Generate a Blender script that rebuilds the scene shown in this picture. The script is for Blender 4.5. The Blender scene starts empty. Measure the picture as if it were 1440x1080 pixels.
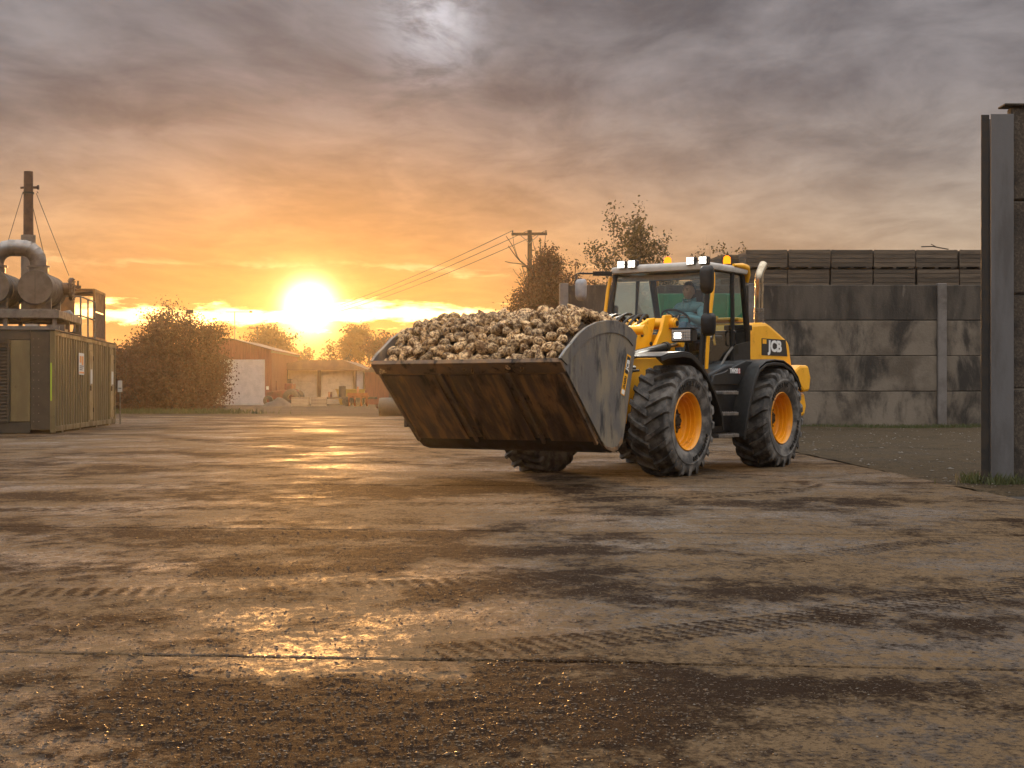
import bpy, bmesh, math, random
import numpy as np
from mathutils import Vector, Matrix, Quaternion

R = math.radians
random.seed(11)
rng = np.random.default_rng(7)
scene = bpy.context.scene
col = scene.collection

# ------------------------------------------------------------------ camera
cam_d = bpy.data.cameras.new('camera')
cam_d.sensor_width = 36.0
cam_d.lens = 36.0 * 2100.0 / 1440.0
cam_d.shift_y = 12.0 / 1440.0
cam_d.clip_start = 0.05
cam_d.clip_end = 2000.0
cam = bpy.data.objects.new('camera', cam_d)
cam.location = (0, 0, 1.0)
cam.rotation_euler = (R(90), 0, 0)
col.objects.link(cam)
scene.camera = cam

# ------------------------------------------------------------------ render + exposure
scene.render.engine = 'CYCLES'
scene.cycles.use_denoising = True
try:
    scene.cycles.denoiser = 'OPENIMAGEDENOISE'
except Exception:
    pass
scene.cycles.max_bounces = 6
scene.cycles.diffuse_bounces = 3
scene.cycles.glossy_bounces = 3
scene.cycles.transmission_bounces = 4
scene.cycles.transparent_max_bounces = 24
scene.cycles.volume_bounces = 0
scene.cycles.caustics_reflective = False
scene.cycles.caustics_refractive = False
scene.cycles.sample_clamp_indirect = 6.0
scene.view_settings.view_transform = 'Standard'
scene.view_settings.look = 'None'
scene.view_settings.gamma = 1.0
scene.view_settings.use_curve_mapping = False
scene.view_settings.exposure = 0.25

# ------------------------------------------------------------------ sun + sky
SUN_AZ = math.atan2(435 - 720, 2100.0)          # from +Y towards +X
SUN_EL = R(3.25)
SUN = Vector((math.sin(SUN_AZ) * math.cos(SUN_EL), math.cos(SUN_AZ) * math.cos(SUN_EL), math.sin(SUN_EL)))
sun_d = bpy.data.lights.new('sun', 'SUN')
sun_d.energy = 2.0
sun_d.angle = R(3.0)
sun_d.color = (1.0, 0.46, 0.12)
sun = bpy.data.objects.new('sun', sun_d)
sun.rotation_euler = SUN.to_track_quat('Z', 'Y').to_euler()
sun.location = (-20, 60, 40)
col.objects.link(sun)


class NT:
    """small helper round a node tree"""
    def __init__(self, tree):
        self.t = tree
        self.t.nodes.clear()

    def n(self, kind, **kw):
        nd = self.t.nodes.new(kind)
        for k, v in kw.items():
            setattr(nd, k, v)
        return nd

    def put(self, sock, v):
        if isinstance(v, bpy.types.NodeSocket):
            self.t.links.new(v, sock)
        elif isinstance(v, (tuple, list)) and len(v) == 3 and sock.type == 'RGBA':
            sock.default_value = (*v, 1)
        else:
            sock.default_value = v

    def m(self, op, a, b=None, c=None, clamp=False):
        nd = self.n('ShaderNodeMath', operation=op, use_clamp=clamp)
        for i, v in enumerate((a, b, c)):
            if v is not None:
                self.put(nd.inputs[i], v)
        return nd.outputs[0]

    def vm(self, op, a, b=None, out=0):
        nd = self.n('ShaderNodeVectorMath', operation=op)
        self.put(nd.inputs[0], a)
        if b is not None:
            if op == 'SCALE':
                self.put(nd.inputs['Scale'], b)
            else:
                self.put(nd.inputs[1], b)
        return nd.outputs[out]

    def noise(self, vec, scale, detail=5.0, rough=0.55, dist=0.0):
        nd = self.n('ShaderNodeTexNoise')
        if vec is not None:
            self.put(nd.inputs['Vector'], vec)
        self.put(nd.inputs['Scale'], scale)
        nd.inputs['Detail'].default_value = detail
        nd.inputs['Roughness'].default_value = rough
        nd.inputs['Distortion'].default_value = dist
        return nd.outputs['Fac']

    def ramp(self, f, stops, interp='LINEAR'):
        nd = self.n('ShaderNodeValToRGB')
        cr = nd.color_ramp
        cr.interpolation = interp
        while len(cr.elements) < len(stops):
            cr.elements.new(0.5)
        for e, (p, c) in zip(cr.elements, stops):
            e.position = p
            e.color = (*c, 1) if len(c) == 3 else c
        self.put(nd.inputs[0], f)
        return nd.outputs[0]

    def smooth(self, v, lo, hi, a=0.0, b=1.0):
        nd = self.n('ShaderNodeMapRange', interpolation_type='SMOOTHSTEP')
        self.put(nd.inputs[0], v)
        for i, x in enumerate((lo, hi, a, b)):
            self.put(nd.inputs[i + 1], x)
        return nd.outputs[0]

    def mix(self, f, a, b, blend='MIX'):
        nd = self.n('ShaderNodeMix', data_type='RGBA', blend_type=blend)
        self.put(nd.inputs[0], f)
        self.put(nd.inputs[6], a)
        self.put(nd.inputs[7], b)
        return nd.outputs[2]

    def mixf(self, f, a, b):
        return self.m('ADD', a, self.m('MULTIPLY', f, self.m('SUBTRACT', b, a)))


world = bpy.data.worlds.new('World')
scene.world = world
world.use_nodes = True
W = NT(world.node_tree)
tc = W.n('ShaderNodeTexCoord')
D = tc.outputs['Generated']
sep = W.n('ShaderNodeSeparateXYZ')
W.put(sep.inputs[0], D)
z = W.m('MAXIMUM', sep.outputs[2], 0.0)
s = W.m('MAXIMUM', W.vm('DOT_PRODUCT', D, tuple(SUN), out='Value'), 0.0)
glow_disc = W.m('POWER', s, 12000.0)
glow_tight = W.m('POWER', s, 2600.0)
glow_mid = W.m('POWER', s, 70.0)
glow_wide = W.m('POWER', s, 17.0)
# clear sky behind the clouds
nish = W.n('ShaderNodeTexSky', sky_type='NISHITA')
nish.sun_disc = False
nish.sun_elevation = SUN_EL
nish.sun_rotation = SUN_AZ
nish.air_density = 1.0
nish.dust_density = 2.5
clear = W.vm('SCALE', nish.outputs[0], 0.07)
# cloud deck: projected on to a plane so that it runs flat towards the horizon
inv = W.m('DIVIDE', 1.0, W.m('ADD', z, 0.19))
px = W.m('MULTIPLY', sep.outputs[0], inv)
py = W.m('MULTIPLY', sep.outputs[1], inv)
cv = W.n('ShaderNodeCombineXYZ')
W.put(cv.inputs[0], W.m('MULTIPLY', px, 1.15))
W.put(cv.inputs[1], py)
cvec = cv.outputs[0]
warp = W.noise(W.vm('ADD', cvec, (3.1, 1.7, 0.4)), 0.8, 3, 0.5)
cvec2 = W.vm('ADD', cvec, W.vm('SCALE', (0.55, 0.7, 0.0), warp))
n_big = W.noise(cvec2, 1.55, 8, 0.58, 0.2)
n_mid = W.noise(W.vm('ADD', cvec2, (9.0, 4.0, 2.0)), 4.2, 8, 0.6, 0.3)
n_fine = W.noise(W.vm('ADD', cvec2, (1.0, 14.0, 5.0)), 9.0, 6, 0.62, 0.2)
cl = W.m('ADD', W.m('MULTIPLY', n_big, 0.55), W.m('ADD', W.m('MULTIPLY', n_mid, 0.33), W.m('MULTIPLY', n_fine, 0.12)))
cl = W.smooth(cl, 0.355, 0.665)
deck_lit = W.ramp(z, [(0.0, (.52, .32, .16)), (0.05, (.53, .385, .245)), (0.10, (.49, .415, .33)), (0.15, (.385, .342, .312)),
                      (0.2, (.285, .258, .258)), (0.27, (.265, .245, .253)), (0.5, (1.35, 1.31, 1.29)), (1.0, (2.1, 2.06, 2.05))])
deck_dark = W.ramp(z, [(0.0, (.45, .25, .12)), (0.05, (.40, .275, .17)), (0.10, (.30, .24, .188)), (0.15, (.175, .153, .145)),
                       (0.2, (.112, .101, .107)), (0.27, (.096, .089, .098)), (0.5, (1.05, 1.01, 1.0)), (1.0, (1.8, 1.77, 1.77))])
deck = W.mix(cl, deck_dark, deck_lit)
# warm light spreading through the deck round the sun
low = W.smooth(z, 0.235, 0.05)
glow_low = W.m('MULTIPLY', glow_wide, low)
warmth = W.vm('SCALE', (0.22, 0.040, 0.0), W.m('MULTIPLY', glow_low, W.mixf(cl, 0.45, 0.80)))
warmth2 = W.vm('SCALE', (0.30, 0.090, 0.0), W.m('MULTIPLY', W.m('MULTIPLY', glow_mid, low), W.mixf(cl, 0.5, 0.85)))
# the blue part of the deck fades towards the sun
tint = W.mix(W.m('MULTIPLY', glow_low, 0.9), (1, 1, 1), (0.98, 0.64, 0.22))
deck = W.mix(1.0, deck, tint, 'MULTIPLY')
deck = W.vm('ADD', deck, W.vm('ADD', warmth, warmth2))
brk = Vector(((605 - 720) / 2100, 1, (552 - 28) / 2100)).normalized()
bd_ = W.m('POWER', W.m('MAXIMUM', W.vm('DOT_PRODUCT', W.vm('NORMALIZE', W.vm('MULTIPLY', D, (1.0, 1.0, 1.0))), tuple(brk), out='Value'), 0.0), 2200.0)
deck = W.vm('ADD', deck, W.vm('SCALE', (0.34, 0.34, 0.37), W.m('MULTIPLY', bd_, W.m('MULTIPLY', W.smooth(n_mid, 0.42, 0.62), W.smooth(n_fine, 0.30, 0.60)))))
# the bright gap above the horizon where the sun looks through
edge = W.m('MULTIPLY', W.m('SUBTRACT', n_mid, 0.5), 0.030)
edge2 = W.m('MULTIPLY', W.m('SUBTRACT', n_fine, 0.5), 0.014)
ze = W.m('ADD', sep.outputs[2], W.m('ADD', edge, edge2))
gap = W.m('MULTIPLY', W.smooth(ze, 0.0425, 0.0475), W.smooth(ze, 0.060, 0.0535))
gap = W.m('MULTIPLY', gap, W.smooth(s, 0.975, 0.9935))
strip = W.m('MULTIPLY', W.smooth(W.m('ABSOLUTE', W.m('SUBTRACT', ze, 0.082)), 0.004, 0.0), W.smooth(n_big, 0.45, 0.6))
deck = W.vm('ADD', deck, W.vm('SCALE', (0.30, 0.22, 0.12), W.m('MULTIPLY', strip, W.smooth(s, 0.93, 0.97))))
clear = W.vm('ADD', clear, (1.9, 1.45, 0.75))
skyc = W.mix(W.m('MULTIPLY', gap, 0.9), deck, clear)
sunl = W.vm('ADD', W.vm('SCALE', (0.8, 0.50, 0.15), glow_tight), W.vm('SCALE', (7.0, 5.4, 3.0), glow_disc))
skyc = W.vm('ADD', skyc, sunl)
bg = W.n('ShaderNodeBackground')
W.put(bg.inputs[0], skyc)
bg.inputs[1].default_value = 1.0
wo = W.n('ShaderNodeOutputWorld')
W.put(wo.inputs[0], bg.outputs[0])
world.cycles.sampling_method = 'MANUAL'
world.cycles.sample_map_resolution = 1024


# ------------------------------------------------------------------ materials
def mat(name, colr, rough=0.5, metal=0.0, col2=None, scale=6.0, lo=0.4, hi=0.65, detail=6, stretch=(1, 1, 1),
        col3=None, scale3=2.0, lo3=0.5, hi3=0.7, stretch3=(1, 1, 1), bump=0.0, bscale=60.0, rough2=None, coat=0.0,
        rnd=0.0, spec=0.5, world_space=False):
    m = bpy.data.materials.new(name)
    m.use_nodes = True
    t = NT(m.node_tree)
    tcn = t.n('ShaderNodeTexCoord')
    if world_space:
        P = t.n('ShaderNodeNewGeometry').outputs['Position']
    else:
        P = tcn.outputs['Object']
    oi = t.n('ShaderNodeObjectInfo')
    off = t.vm('SCALE', (7.3, 3.1, 5.7), oi.outputs['Random'])
    P = t.vm('ADD', P, off)
    c = colr
    rg = rough
    if col2 is not None:
        f = t.smooth(t.noise(t.vm('MULTIPLY', P, stretch), scale, detail, 0.6), lo, hi)
        cn = t.mix(f, colr, col2)
        c = cn
        if rough2 is not None:
            rg = t.mixf(f, rough, rough2)
    if col3 is not None:
        f3 = t.smooth(t.noise(t.vm('MULTIPLY', P, stretch3), scale3, 8, 0.65, 0.3), lo3, hi3)
        c = t.mix(f3, c, col3)
        if rough2 is not None:
            rg = t.mixf(f3, rg, 0.8)
    if rnd > 0:
        k = t.mixf(oi.outputs['Random'], 1.0 - rnd, 1.0 + rnd)
        hs = t.n('ShaderNodeHueSaturation')
        t.put(hs.inputs['Value'], k)
        t.put(hs.inputs['Color'], c)
        c = hs.outputs[0]
    b = t.n('ShaderNodeBsdfPrincipled')
    t.put(b.inputs['Base Color'], c)
    t.put(b.inputs['Roughness'], rg)
    t.put(b.inputs['Metallic'], metal)
    t.put(b.inputs['Coat Weight'], coat)
    b.inputs['Coat Roughness'].default_value = 0.12
    t.put(b.inputs['Specular IOR Level'], spec)
    if bump > 0:
        bn = t.n('ShaderNodeBump')
        bn.inputs['Strength'].default_value = 1.0
        bn.inputs['Distance'].default_value = bump
        t.put(bn.inputs['Height'], t.noise(P, bscale, 5, 0.6))
        t.put(b.inputs['Normal'], bn.outputs[0])
    o = t.n('ShaderNodeOutputMaterial')
    t.put(o.inputs[0], b.outputs[0])
    return m


def glass_mat(name, tint, rough=0.02, gloss=1.0):
    m = bpy.data.materials.new(name)
    m.use_nodes = True
    t = NT(m.node_tree)
    tr = t.n('ShaderNodeBsdfTransparent')
    t.put(tr.inputs[0], tint)
    gl = t.n('ShaderNodeBsdfGlossy')
    gl.inputs['Roughness'].default_value = rough
    t.put(gl.inputs[0], (1, 1, 1))
    fr = t.n('ShaderNodeFresnel')
    fr.inputs[0].default_value = 1.5
    mx = t.n('ShaderNodeMixShader')
    t.put(mx.inputs[0], t.m('MULTIPLY', fr.outputs[0], gloss))
    t.put(mx.inputs[1], tr.outputs[0])
    t.put(mx.inputs[2], gl.outputs[0])
    o = t.n('ShaderNodeOutputMaterial')
    t.put(o.inputs[0], mx.outputs[0])
    return m


def emit_mat(name, colr, strength):
    m = bpy.data.materials.new(name)
    m.use_nodes = True
    t = NT(m.node_tree)
    e = t.n('ShaderNodeEmission')
    t.put(e.inputs[0], colr)
    e.inputs[1].default_value = strength
    o = t.n('ShaderNodeOutputMaterial')
    t.put(o.inputs[0], e.outputs[0])
    return m


def leaf_mat(name, c1, c2, trans=0.4):
    m = bpy.data.materials.new(name)
    m.use_nodes = True
    t = NT(m.node_tree)
    g = t.n('ShaderNodeNewGeometry')
    r = g.outputs['Random Per Island']
    c = t.mix(r, c1, c2)
    b = t.n('ShaderNodeBsdfPrincipled')
    t.put(b.inputs['Base Color'], c)
    b.inputs['Roughness'].default_value = 0.6
    tl = t.n('ShaderNodeBsdfTranslucent')
    t.put(tl.inputs[0], t.mix(0.4, c, (0.20, 0.13, 0.02)))
    mx = t.n('ShaderNodeMixShader')
    mx.inputs[0].default_value = trans
    t.put(mx.inputs[1], b.outputs[0])
    t.put(mx.inputs[2], tl.outputs[0])
    o = t.n('ShaderNodeOutputMaterial')
    t.put(o.inputs[0], mx.outputs[0])
    return m


M = {}
M['yellow'] = mat('machine yellow paint', (.97, .47, .012), .32, col2=(.92, .42, .01), scale=5, lo=.35, hi=.7, coat=.12, spec=.35,
                  col3=(.20, .105, .030), scale3=5, lo3=.60, hi3=.80, rough2=.42)
M['orange'] = mat('rim paint', (.90, .36, .008), .33, col2=(.84, .32, .008), scale=6, coat=.12, spec=.4, rough2=.42, col3=(.26, .13, .04), scale3=6, lo3=.58, hi3=.80)
M['black'] = mat('black paint', (.008, .008, .009), .36, col2=(.015, .0135, .0125), scale=7, rough2=.5, spec=.35,
                 col3=(.055, .045, .034), scale3=6, lo3=.6, hi3=.8)
M['plastic'] = mat('black plastic', (.010, .0095, .009), .42, col2=(.020, .018, .016), scale=20, rough2=.55, spec=.32,
                   col3=(.05, .036, .022), scale3=5, lo3=.60, hi3=.80)
M['rubber'] = mat('tyre rubber', (.040, .038, .036), .60, col2=(.20, .185, .165), scale=7, lo=.38, hi=.66, rough2=.75,
                  col3=(.11, .088, .062), scale3=14, lo3=.58, hi3=.74, bump=.004, bscale=70)
M['lettering'] = mat('tyre lettering', (.012, .012, .012), .5)
M['chassis'] = mat('greasy chassis', (.012, .010, .008), .55, col2=(.035, .025, .016), scale=8, rough2=.8, bump=.003)
M['bucket'] = mat('muddy worn steel', (.13, .085, .052), .42, metal=.15, col2=(.27, .15, .065), scale=3.2, lo=.40, hi=.66,
                  stretch=(1.0, 1.0, 1.0), rough2=.62, col3=(.018, .014, .011), scale3=5.0, lo3=.53, hi3=.66, bump=.006, bscale=26)
M['wearplate'] = mat('rusty wear plate', (.095, .060, .036), .42, metal=.15, col2=(.31, .165, .066), scale=7, lo=.40, hi=.66,
                     stretch=(.28, 1.5, .28), rough2=.55, col3=(.020, .015, .011), scale3=3.0, lo3=.50, hi3=.68, bump=.006, bscale=30,
                     stretch3=(.6, 1.4, .6))
M['sideplate'] = mat('scuffed grey side plate', (.15, .145, .142), .34, metal=.30, col2=(.27, .23, .165), scale=3.0, lo=.40, hi=.62, rough2=.5,
                     stretch=(1.4, 1, .6), col3=(.045, .043, .044), scale3=3.4, lo3=.50, hi3=.70, stretch3=(2.2, 1, .6), bump=.003, bscale=45)
M['edge'] = mat('bright worn edge', (.30, .27, .24), .38, metal=.8, col2=(.12, .10, .085), scale=14, rough2=.55)
M['chrome'] = mat('polished steel', (.46, .40, .30), .17, metal=1.0, col2=(.34, .28, .20), scale=8, rough2=.28)
M['steel'] = mat('bare steel', (.30, .29, .28), .35, metal=.9, col2=(.2, .19, .18), scale=9, rough2=.5)
M['white'] = mat('white paint', (.72, .70, .66), .45, col2=(.55, .52, .47), scale=8, rough2=.6)
M['logo_white'] = mat('logo white', (.82, .82, .80), .45)
M['logo_black'] = mat('logo black', (.012, .012, .012), .4)
M['red'] = mat('red print', (.55, .03, .025), .45)
M['visor'] = mat('pale visor plastic', (.44, .40, .35), .4, col2=(.36, .33, .29), scale=6, rough2=.5)
M['glass'] = glass_mat('cab glass', (.88, .97, .97), gloss=.8)
M['tinted'] = glass_mat('tinted rear glass', (.50, .62, .72), gloss=.8)
M['headliner'] = mat('grey headliner', (.30, .29, .27), .8, col2=(.25, .24, .22), scale=25)
M['mirror'] = mat('mirror housing', (.33, .32, .32), .28, col2=(.24, .235, .24), scale=7, rough2=.35)
M['led'] = emit_mat('lit led', (1.0, .93, .80), 3.5)
M['lampglow'] = emit_mat('lit headlamp', (1.0, .95, .85), 5.0)
M['amber'] = emit_mat('lit beacon', (1.0, .21, .008), 2.6)
M['lens'] = mat('headlamp lens', (.55, .56, .56), .15, metal=.6, col2=(.40, .41, .42), scale=30, rough2=.2)
M['beet'] = mat('muddy sugar beet', (.70, .47, .235), .66, col2=(.170, .084, .030), scale=2.0, lo=.42, hi=.58, rough2=.85,
                col3=(.055, .028, .011), scale3=3.2, lo3=.50, hi3=.62, bump=.012, bscale=7, rnd=.38)
M['beetsoil'] = mat('soil between beets', (.05, .03, .016), .9, col2=(.09, .055, .03), scale=15, bump=.01)
M['skin'] = mat('skin', (.60, .37, .26), .5, col2=(.54, .31, .21), scale=25)
M['hair'] = mat('dark hair', (.018, .013, .010), .5)
M['jacket'] = mat('teal jacket cloth', (.19, .37, .40), .85, col2=(.14, .29, .32), scale=14, bump=.01, bscale=30)
M['trousers'] = mat('blue work trousers', (.085, .14, .20), .85, col2=(.13, .185, .23), scale=10, bump=.008, bscale=30)
M['boot'] = mat('boot leather', (.03, .02, .014), .6)
M['eye'] = mat('eye', (.03, .02, .015), .2)
M['concrete_wall'] = mat('weathered concrete panel', (.19, .156, .118), .82, col2=(.100, .079, .057), scale=.9, lo=.38, hi=.66,
                         stretch=(1, 1, 1), col3=(.030, .024, .018), scale3=.8, lo3=.46, hi3=.66, stretch3=(1.6, 1, .7),
                         bump=.012, bscale=18, rough2=.9, rnd=.12)
M['concrete_top'] = mat('black stained concrete panel', (.080, .066, .051), .85, col2=(.030, .025, .020), scale=1.3, lo=.36, hi=.62,
                        stretch=(1.5, 1, .35), col3=(.13, .112, .09), scale3=2.6, lo3=.58, hi3=.74, stretch3=(1.8, 1, .5),
                        bump=.010, bscale=20, rough2=.9, rnd=.15)
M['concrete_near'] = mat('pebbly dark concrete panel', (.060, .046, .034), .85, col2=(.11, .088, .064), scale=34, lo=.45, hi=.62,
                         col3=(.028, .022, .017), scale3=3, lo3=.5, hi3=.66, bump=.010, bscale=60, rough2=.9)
M['column'] = mat('galvanised steel column', (.125, .122, .124), .6, metal=.15, col2=(.085, .080, .078), scale=2.2, stretch=(2, 2, .4),
                  col3=(.14, .10, .07), scale3=3, lo3=.66, hi3=.8, bump=.002, bscale=30, rough2=.6)
M['post'] = mat('concrete post', (.19, .17, .155), .8, col2=(.14, .122, .108), scale=3, bump=.006, col3=(.08, .065, .052), scale3=.9, lo3=.55, hi3=.72)
M['crate'] = mat('weathered crate wood', (.115, .087, .060), .85, col2=(.070, .053, .038), scale=3, stretch=(.5, 6, 6), bump=.008, bscale=25, rnd=.3, rough2=.9)
M['twig'] = mat('twig bark', (.055, .04, .028), .9)
M['bark'] = mat('bark', (.065, .046, .030), .9, col2=(.04, .028, .019), scale=8, bump=.02, bscale=14)
M['leaf_dark'] = leaf_mat('dark autumn leaves', (.045, .022, .008), (.125, .040, .011), .36)
M['leaf_olive'] = leaf_mat('olive leaves', (.055, .050, .020), (.12, .080, .030), .35)
M['leaf_gold'] = leaf_mat('golden leaves', (.10, .058, .014), (.17, .085, .018), .5)
M['grass'] = leaf_mat('grass blades', (.05, .075, .02), (.10, .10, .035), .3)
M['container'] = mat('olive container steel', (.20, .165, .085), .32, metal=.55, col2=(.15, .12, .062), scale=2, stretch=(1, 1, .3), rough2=.55,
                     col3=(.06, .042, .024), scale3=4, lo3=.62, hi3=.78)
M['container_dark'] = mat('dark container steel', (.050, .044, .030), .5, metal=.2, col2=(.036, .031, .022), scale=3, rough2=.6)
M['door_gold'] = mat('tan door paint', (.34, .25, .115), .38, metal=.3, col2=(.27, .19, .085), scale=3, rough2=.5)
M['lime'] = mat('lime edge tape', (.40, .58, .03), .5)
M['insul'] = mat('insulation cladding', (.22, .205, .19), .36, metal=.8, col2=(.15, .135, .12), scale=3, rough2=.5, bump=.004, bscale=9)
M['tank'] = mat('dull tank end', (.14, .115, .092), .5, metal=.4, col2=(.105, .083, .062), scale=4, rough2=.6, col3=(.11, .075, .05), scale3=3, lo3=.62, hi3=.8)
M['rust'] = mat('rusty pipe', (.085, .042, .024), .7, col2=(.055, .028, .018), scale=6, bump=.004, rough2=.8)
M['frame_steel'] = mat('grey frame steel', (.16, .145, .125), .5, metal=.4, col2=(.10, .085, .07), scale=5, rough2=.6)
M['amber_panel'] = mat('copper brown panel', (.26, .115, .035), .5, metal=.3, col2=(.17, .08, .03), scale=4, rough2=.6)
M['sign'] = mat('sign white', (.70, .68, .62), .5)
M['sign_orange'] = mat('sign orange', (.75, .27, .03), .5)
M['sign_ink'] = mat('sign ink', (.06, .05, .05), .6)
M['cladding'] = mat('brown red cladding', (.23, .065, .030), .6, col2=(.17, .05, .025), scale=2, stretch=(4, 4, .4), rough2=.7)
M['rollerdoor'] = mat('pale roller door', (.56, .52, .48), .5, col2=(.46, .43, .39), scale=2, rough2=.6)
M['shedpanel'] = mat('cream shed panel', (.52, .43, .30), .6, col2=(.42, .34, .23), scale=2, rough2=.7)
M['roof'] = mat('dark roof sheet', (.10, .055, .038), .6, col2=(.15, .085, .05), scale=2, rough2=.7)
M['green'] = mat('green trailer paint', (.012, .22, .085), .4, col2=(.010, .17, .065), scale=3, rough2=.5)
M['darkgreen'] = mat('dark green paint', (.012, .07, .045), .5, col2=(.01, .05, .03), scale=3, rough2=.6)
M['pole_wood'] = mat('tarred pole', (.050, .034, .021), .85, col2=(.03, .02, .014), scale=4, stretch=(4, 4, .5))
M['wire'] = mat('cable', (.03, .022, .016), .6)
M['machine_red'] = mat('old red implement', (.19, .045, .022), .55, col2=(.10, .04, .02), scale=3, rough2=.7)
M['machine_orange'] = mat('orange implement', (.48, .15, .025), .55, col2=(.30, .10, .02), scale=3, rough2=.7)
M['skip'] = mat('mustard skip', (.42, .26, .03), .55, col2=(.30, .18, .03), scale=3, rough2=.7)
M['pallet'] = mat('pale pallet wood', (.42, .32, .20), .8, col2=(.33, .24, .15), scale=3, stretch=(.5, 6, 6), rnd=.2)
M['ibc'] = mat('translucent white tank', (.62, .57, .50), .45, col2=(.52, .47, .40), scale=4)
M['tyre_old'] = mat('old olive tyre', (.07, .055, .032), .7, col2=(.05, .04, .025), scale=6)
M['bank'] = mat('clamp fill', (.07, .055, .04), .9, col2=(.05, .04, .03), scale=2)


# ------------------------------------------------------------------ mesh builder
class MB:
    def __init__(self):
        self.v, self.f, self.mi = [], [], []
        self.cur = 0

    def add(self, vs, fs):
        b = len(self.v)
        self.v.extend(tuple(p) for p in vs)
        for f in fs:
            self.f.append(tuple(b + i for i in f))
            self.mi.append(self.cur)

    def box(self, x0, x1, y0, y1, z0, z1):
        vs = [(x, y, zz) for zz in (z0, z1) for y in (y0, y1) for x in (x0, x1)]
        self.add(vs, [(0, 2, 3, 1), (4, 5, 7, 6), (0, 1, 5, 4), (2, 6, 7, 3), (0, 4, 6, 2), (1, 3, 7, 5)])
        return self

    def bar(self, p0, p1, w, h, up=(0, 0, 1)):
        p0, p1 = Vector(p0), Vector(p1)
        d = (p1 - p0).normalized()
        u = Vector(up)
        if abs(d.dot(u)) > .98:
            u = Vector((1, 0, 0))
        sx = d.cross(u).normalized()
        sz = sx.cross(d)
        vs = []
        for p in (p0, p1):
            for a, b in ((-1, -1), (1, -1), (1, 1), (-1, 1)):
                vs.append(p + sx * (a * w / 2) + sz * (b * h / 2))
        self.add(vs, [(3, 2, 1, 0), (4, 5, 6, 7), (0, 1, 5, 4), (1, 2, 6, 5), (2, 3, 7, 6), (3, 0, 4, 7)])
        return self

    def cyl(self, p0, p1, r0, r1=None, n=16, caps=True):
        r1 = r0 if r1 is None else r1
        return self.tube([p0, p1], [r0, r1], n, caps)

    def tube(self, pts, r, n=8, caps=True):
        pts = [Vector(p) for p in pts]
        rs = r if isinstance(r, (list, tuple)) else [r] * len(pts)
        rings = []
        ref = None
        for i, p in enumerate(pts):
            a = pts[max(i - 1, 0)]
            b = pts[min(i + 1, len(pts) - 1)]
            d = (b - a).normalized()
            if ref is None:
                ref = Vector((0, 0, 1)) if abs(d.z) < .9 else Vector((1, 0, 0))
            sx = d.cross(ref).normalized()
            sy = d.cross(sx).normalized()
            ref = -sy if False else ref
            if abs(d.dot(ref)) > .97:
                ref = sy
            rings.append([p + (sx * math.cos(t) + sy * math.sin(t)) * rs[i] for t in [2 * math.pi * k / n for k in range(n)]])
        vs = [q for rg_ in rings for q in rg_]
        fs = []
        for i in range(len(pts) - 1):
            for k in range(n):
                k2 = (k + 1) % n
                fs.append((i * n + k, i * n + k2, (i + 1) * n + k2, (i + 1) * n + k))
        if caps:
            fs.append(tuple(range(n - 1, -1, -1)))
            fs.append(tuple((len(pts) - 1) * n + k for k in range(n)))
        self.add(vs, fs)
        return self

    def prism(self, poly, axis, lo, hi):
        """poly: 2-D outline; axis 'x','y' or 'z' the extrusion axis"""
        def mk(u, v, w):
            return {'x': (w, u, v), 'y': (u, w, v), 'z': (u, v, w)}[axis]
        n = len(poly)
        vs = [mk(u, v, lo) for u, v in poly] + [mk(u, v, hi) for u, v in poly]
        fs = [tuple(range(n - 1, -1, -1)), tuple(range(n, 2 * n))]
        for i in range(n):
            j = (i + 1) % n
            fs.append((i, j, n + j, n + i))
        self.add(vs, fs)
        return self

    def strip(self, path, lo, hi, th, axis='y'):
        """a sheet of thickness th following a 2-D path, extruded along axis"""
        n = len(path)
        nor = []
        for i in range(n):
            a = Vector(path[max(i - 1, 0)])
            b = Vector(path[min(i + 1, n - 1)])
            d = (b - a).normalized()
            nor.append(Vector((-d.y, d.x)))
        outer = [(path[i][0] + nor[i].x * th, path[i][1] + nor[i].y * th) for i in range(n)]
        poly = list(path) + outer[::-1]
        # build as quads so that concave paths stay right
        def mk(u, v, w):
            return {'x': (w, u, v), 'y': (u, w, v), 'z': (u, v, w)}[axis]
        vs = [mk(*p, lo) for p in path] + [mk(*p, lo) for p in outer] + [mk(*p, hi) for p in path] + [mk(*p, hi) for p in outer]
        fs = []
        for i in range(n - 1):
            fs += [(i, i + 1, n + i + 1, n + i), (2 * n + i, 3 * n + i, 3 * n + i + 1, 2 * n + i + 1),
                   (i, 2 * n + i, 2 * n + i + 1, i + 1), (n + i, n + i + 1, 3 * n + i + 1, 3 * n + i)]
        fs += [(0, n, 3 * n, 2 * n), (n - 1, 3 * n - 1, 4 * n - 1, 2 * n - 1)]
        self.add(vs, fs)
        return self

    def lathe(self, prof, n=32, axis='y', close=False):
        """prof: (r, h) pairs along the axis"""
        vs = []
        for r, h in prof:
            for k in range(n):
                t = 2 * math.pi * k / n
                c, s_ = r * math.cos(t), r * math.sin(t)
                vs.append({'y': (c, h, s_), 'z': (c, s_, h), 'x': (h, c, s_)}[axis])
        fs = []
        m = len(prof)
        for i in range(m if close else m - 1):
            i2 = (i + 1) % m
            for k in range(n):
                k2 = (k + 1) % n
                fs.append((i * n + k, i * n + k2, i2 * n + k2, i2 * n + k))
        self.add(vs, fs)
        return self

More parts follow.
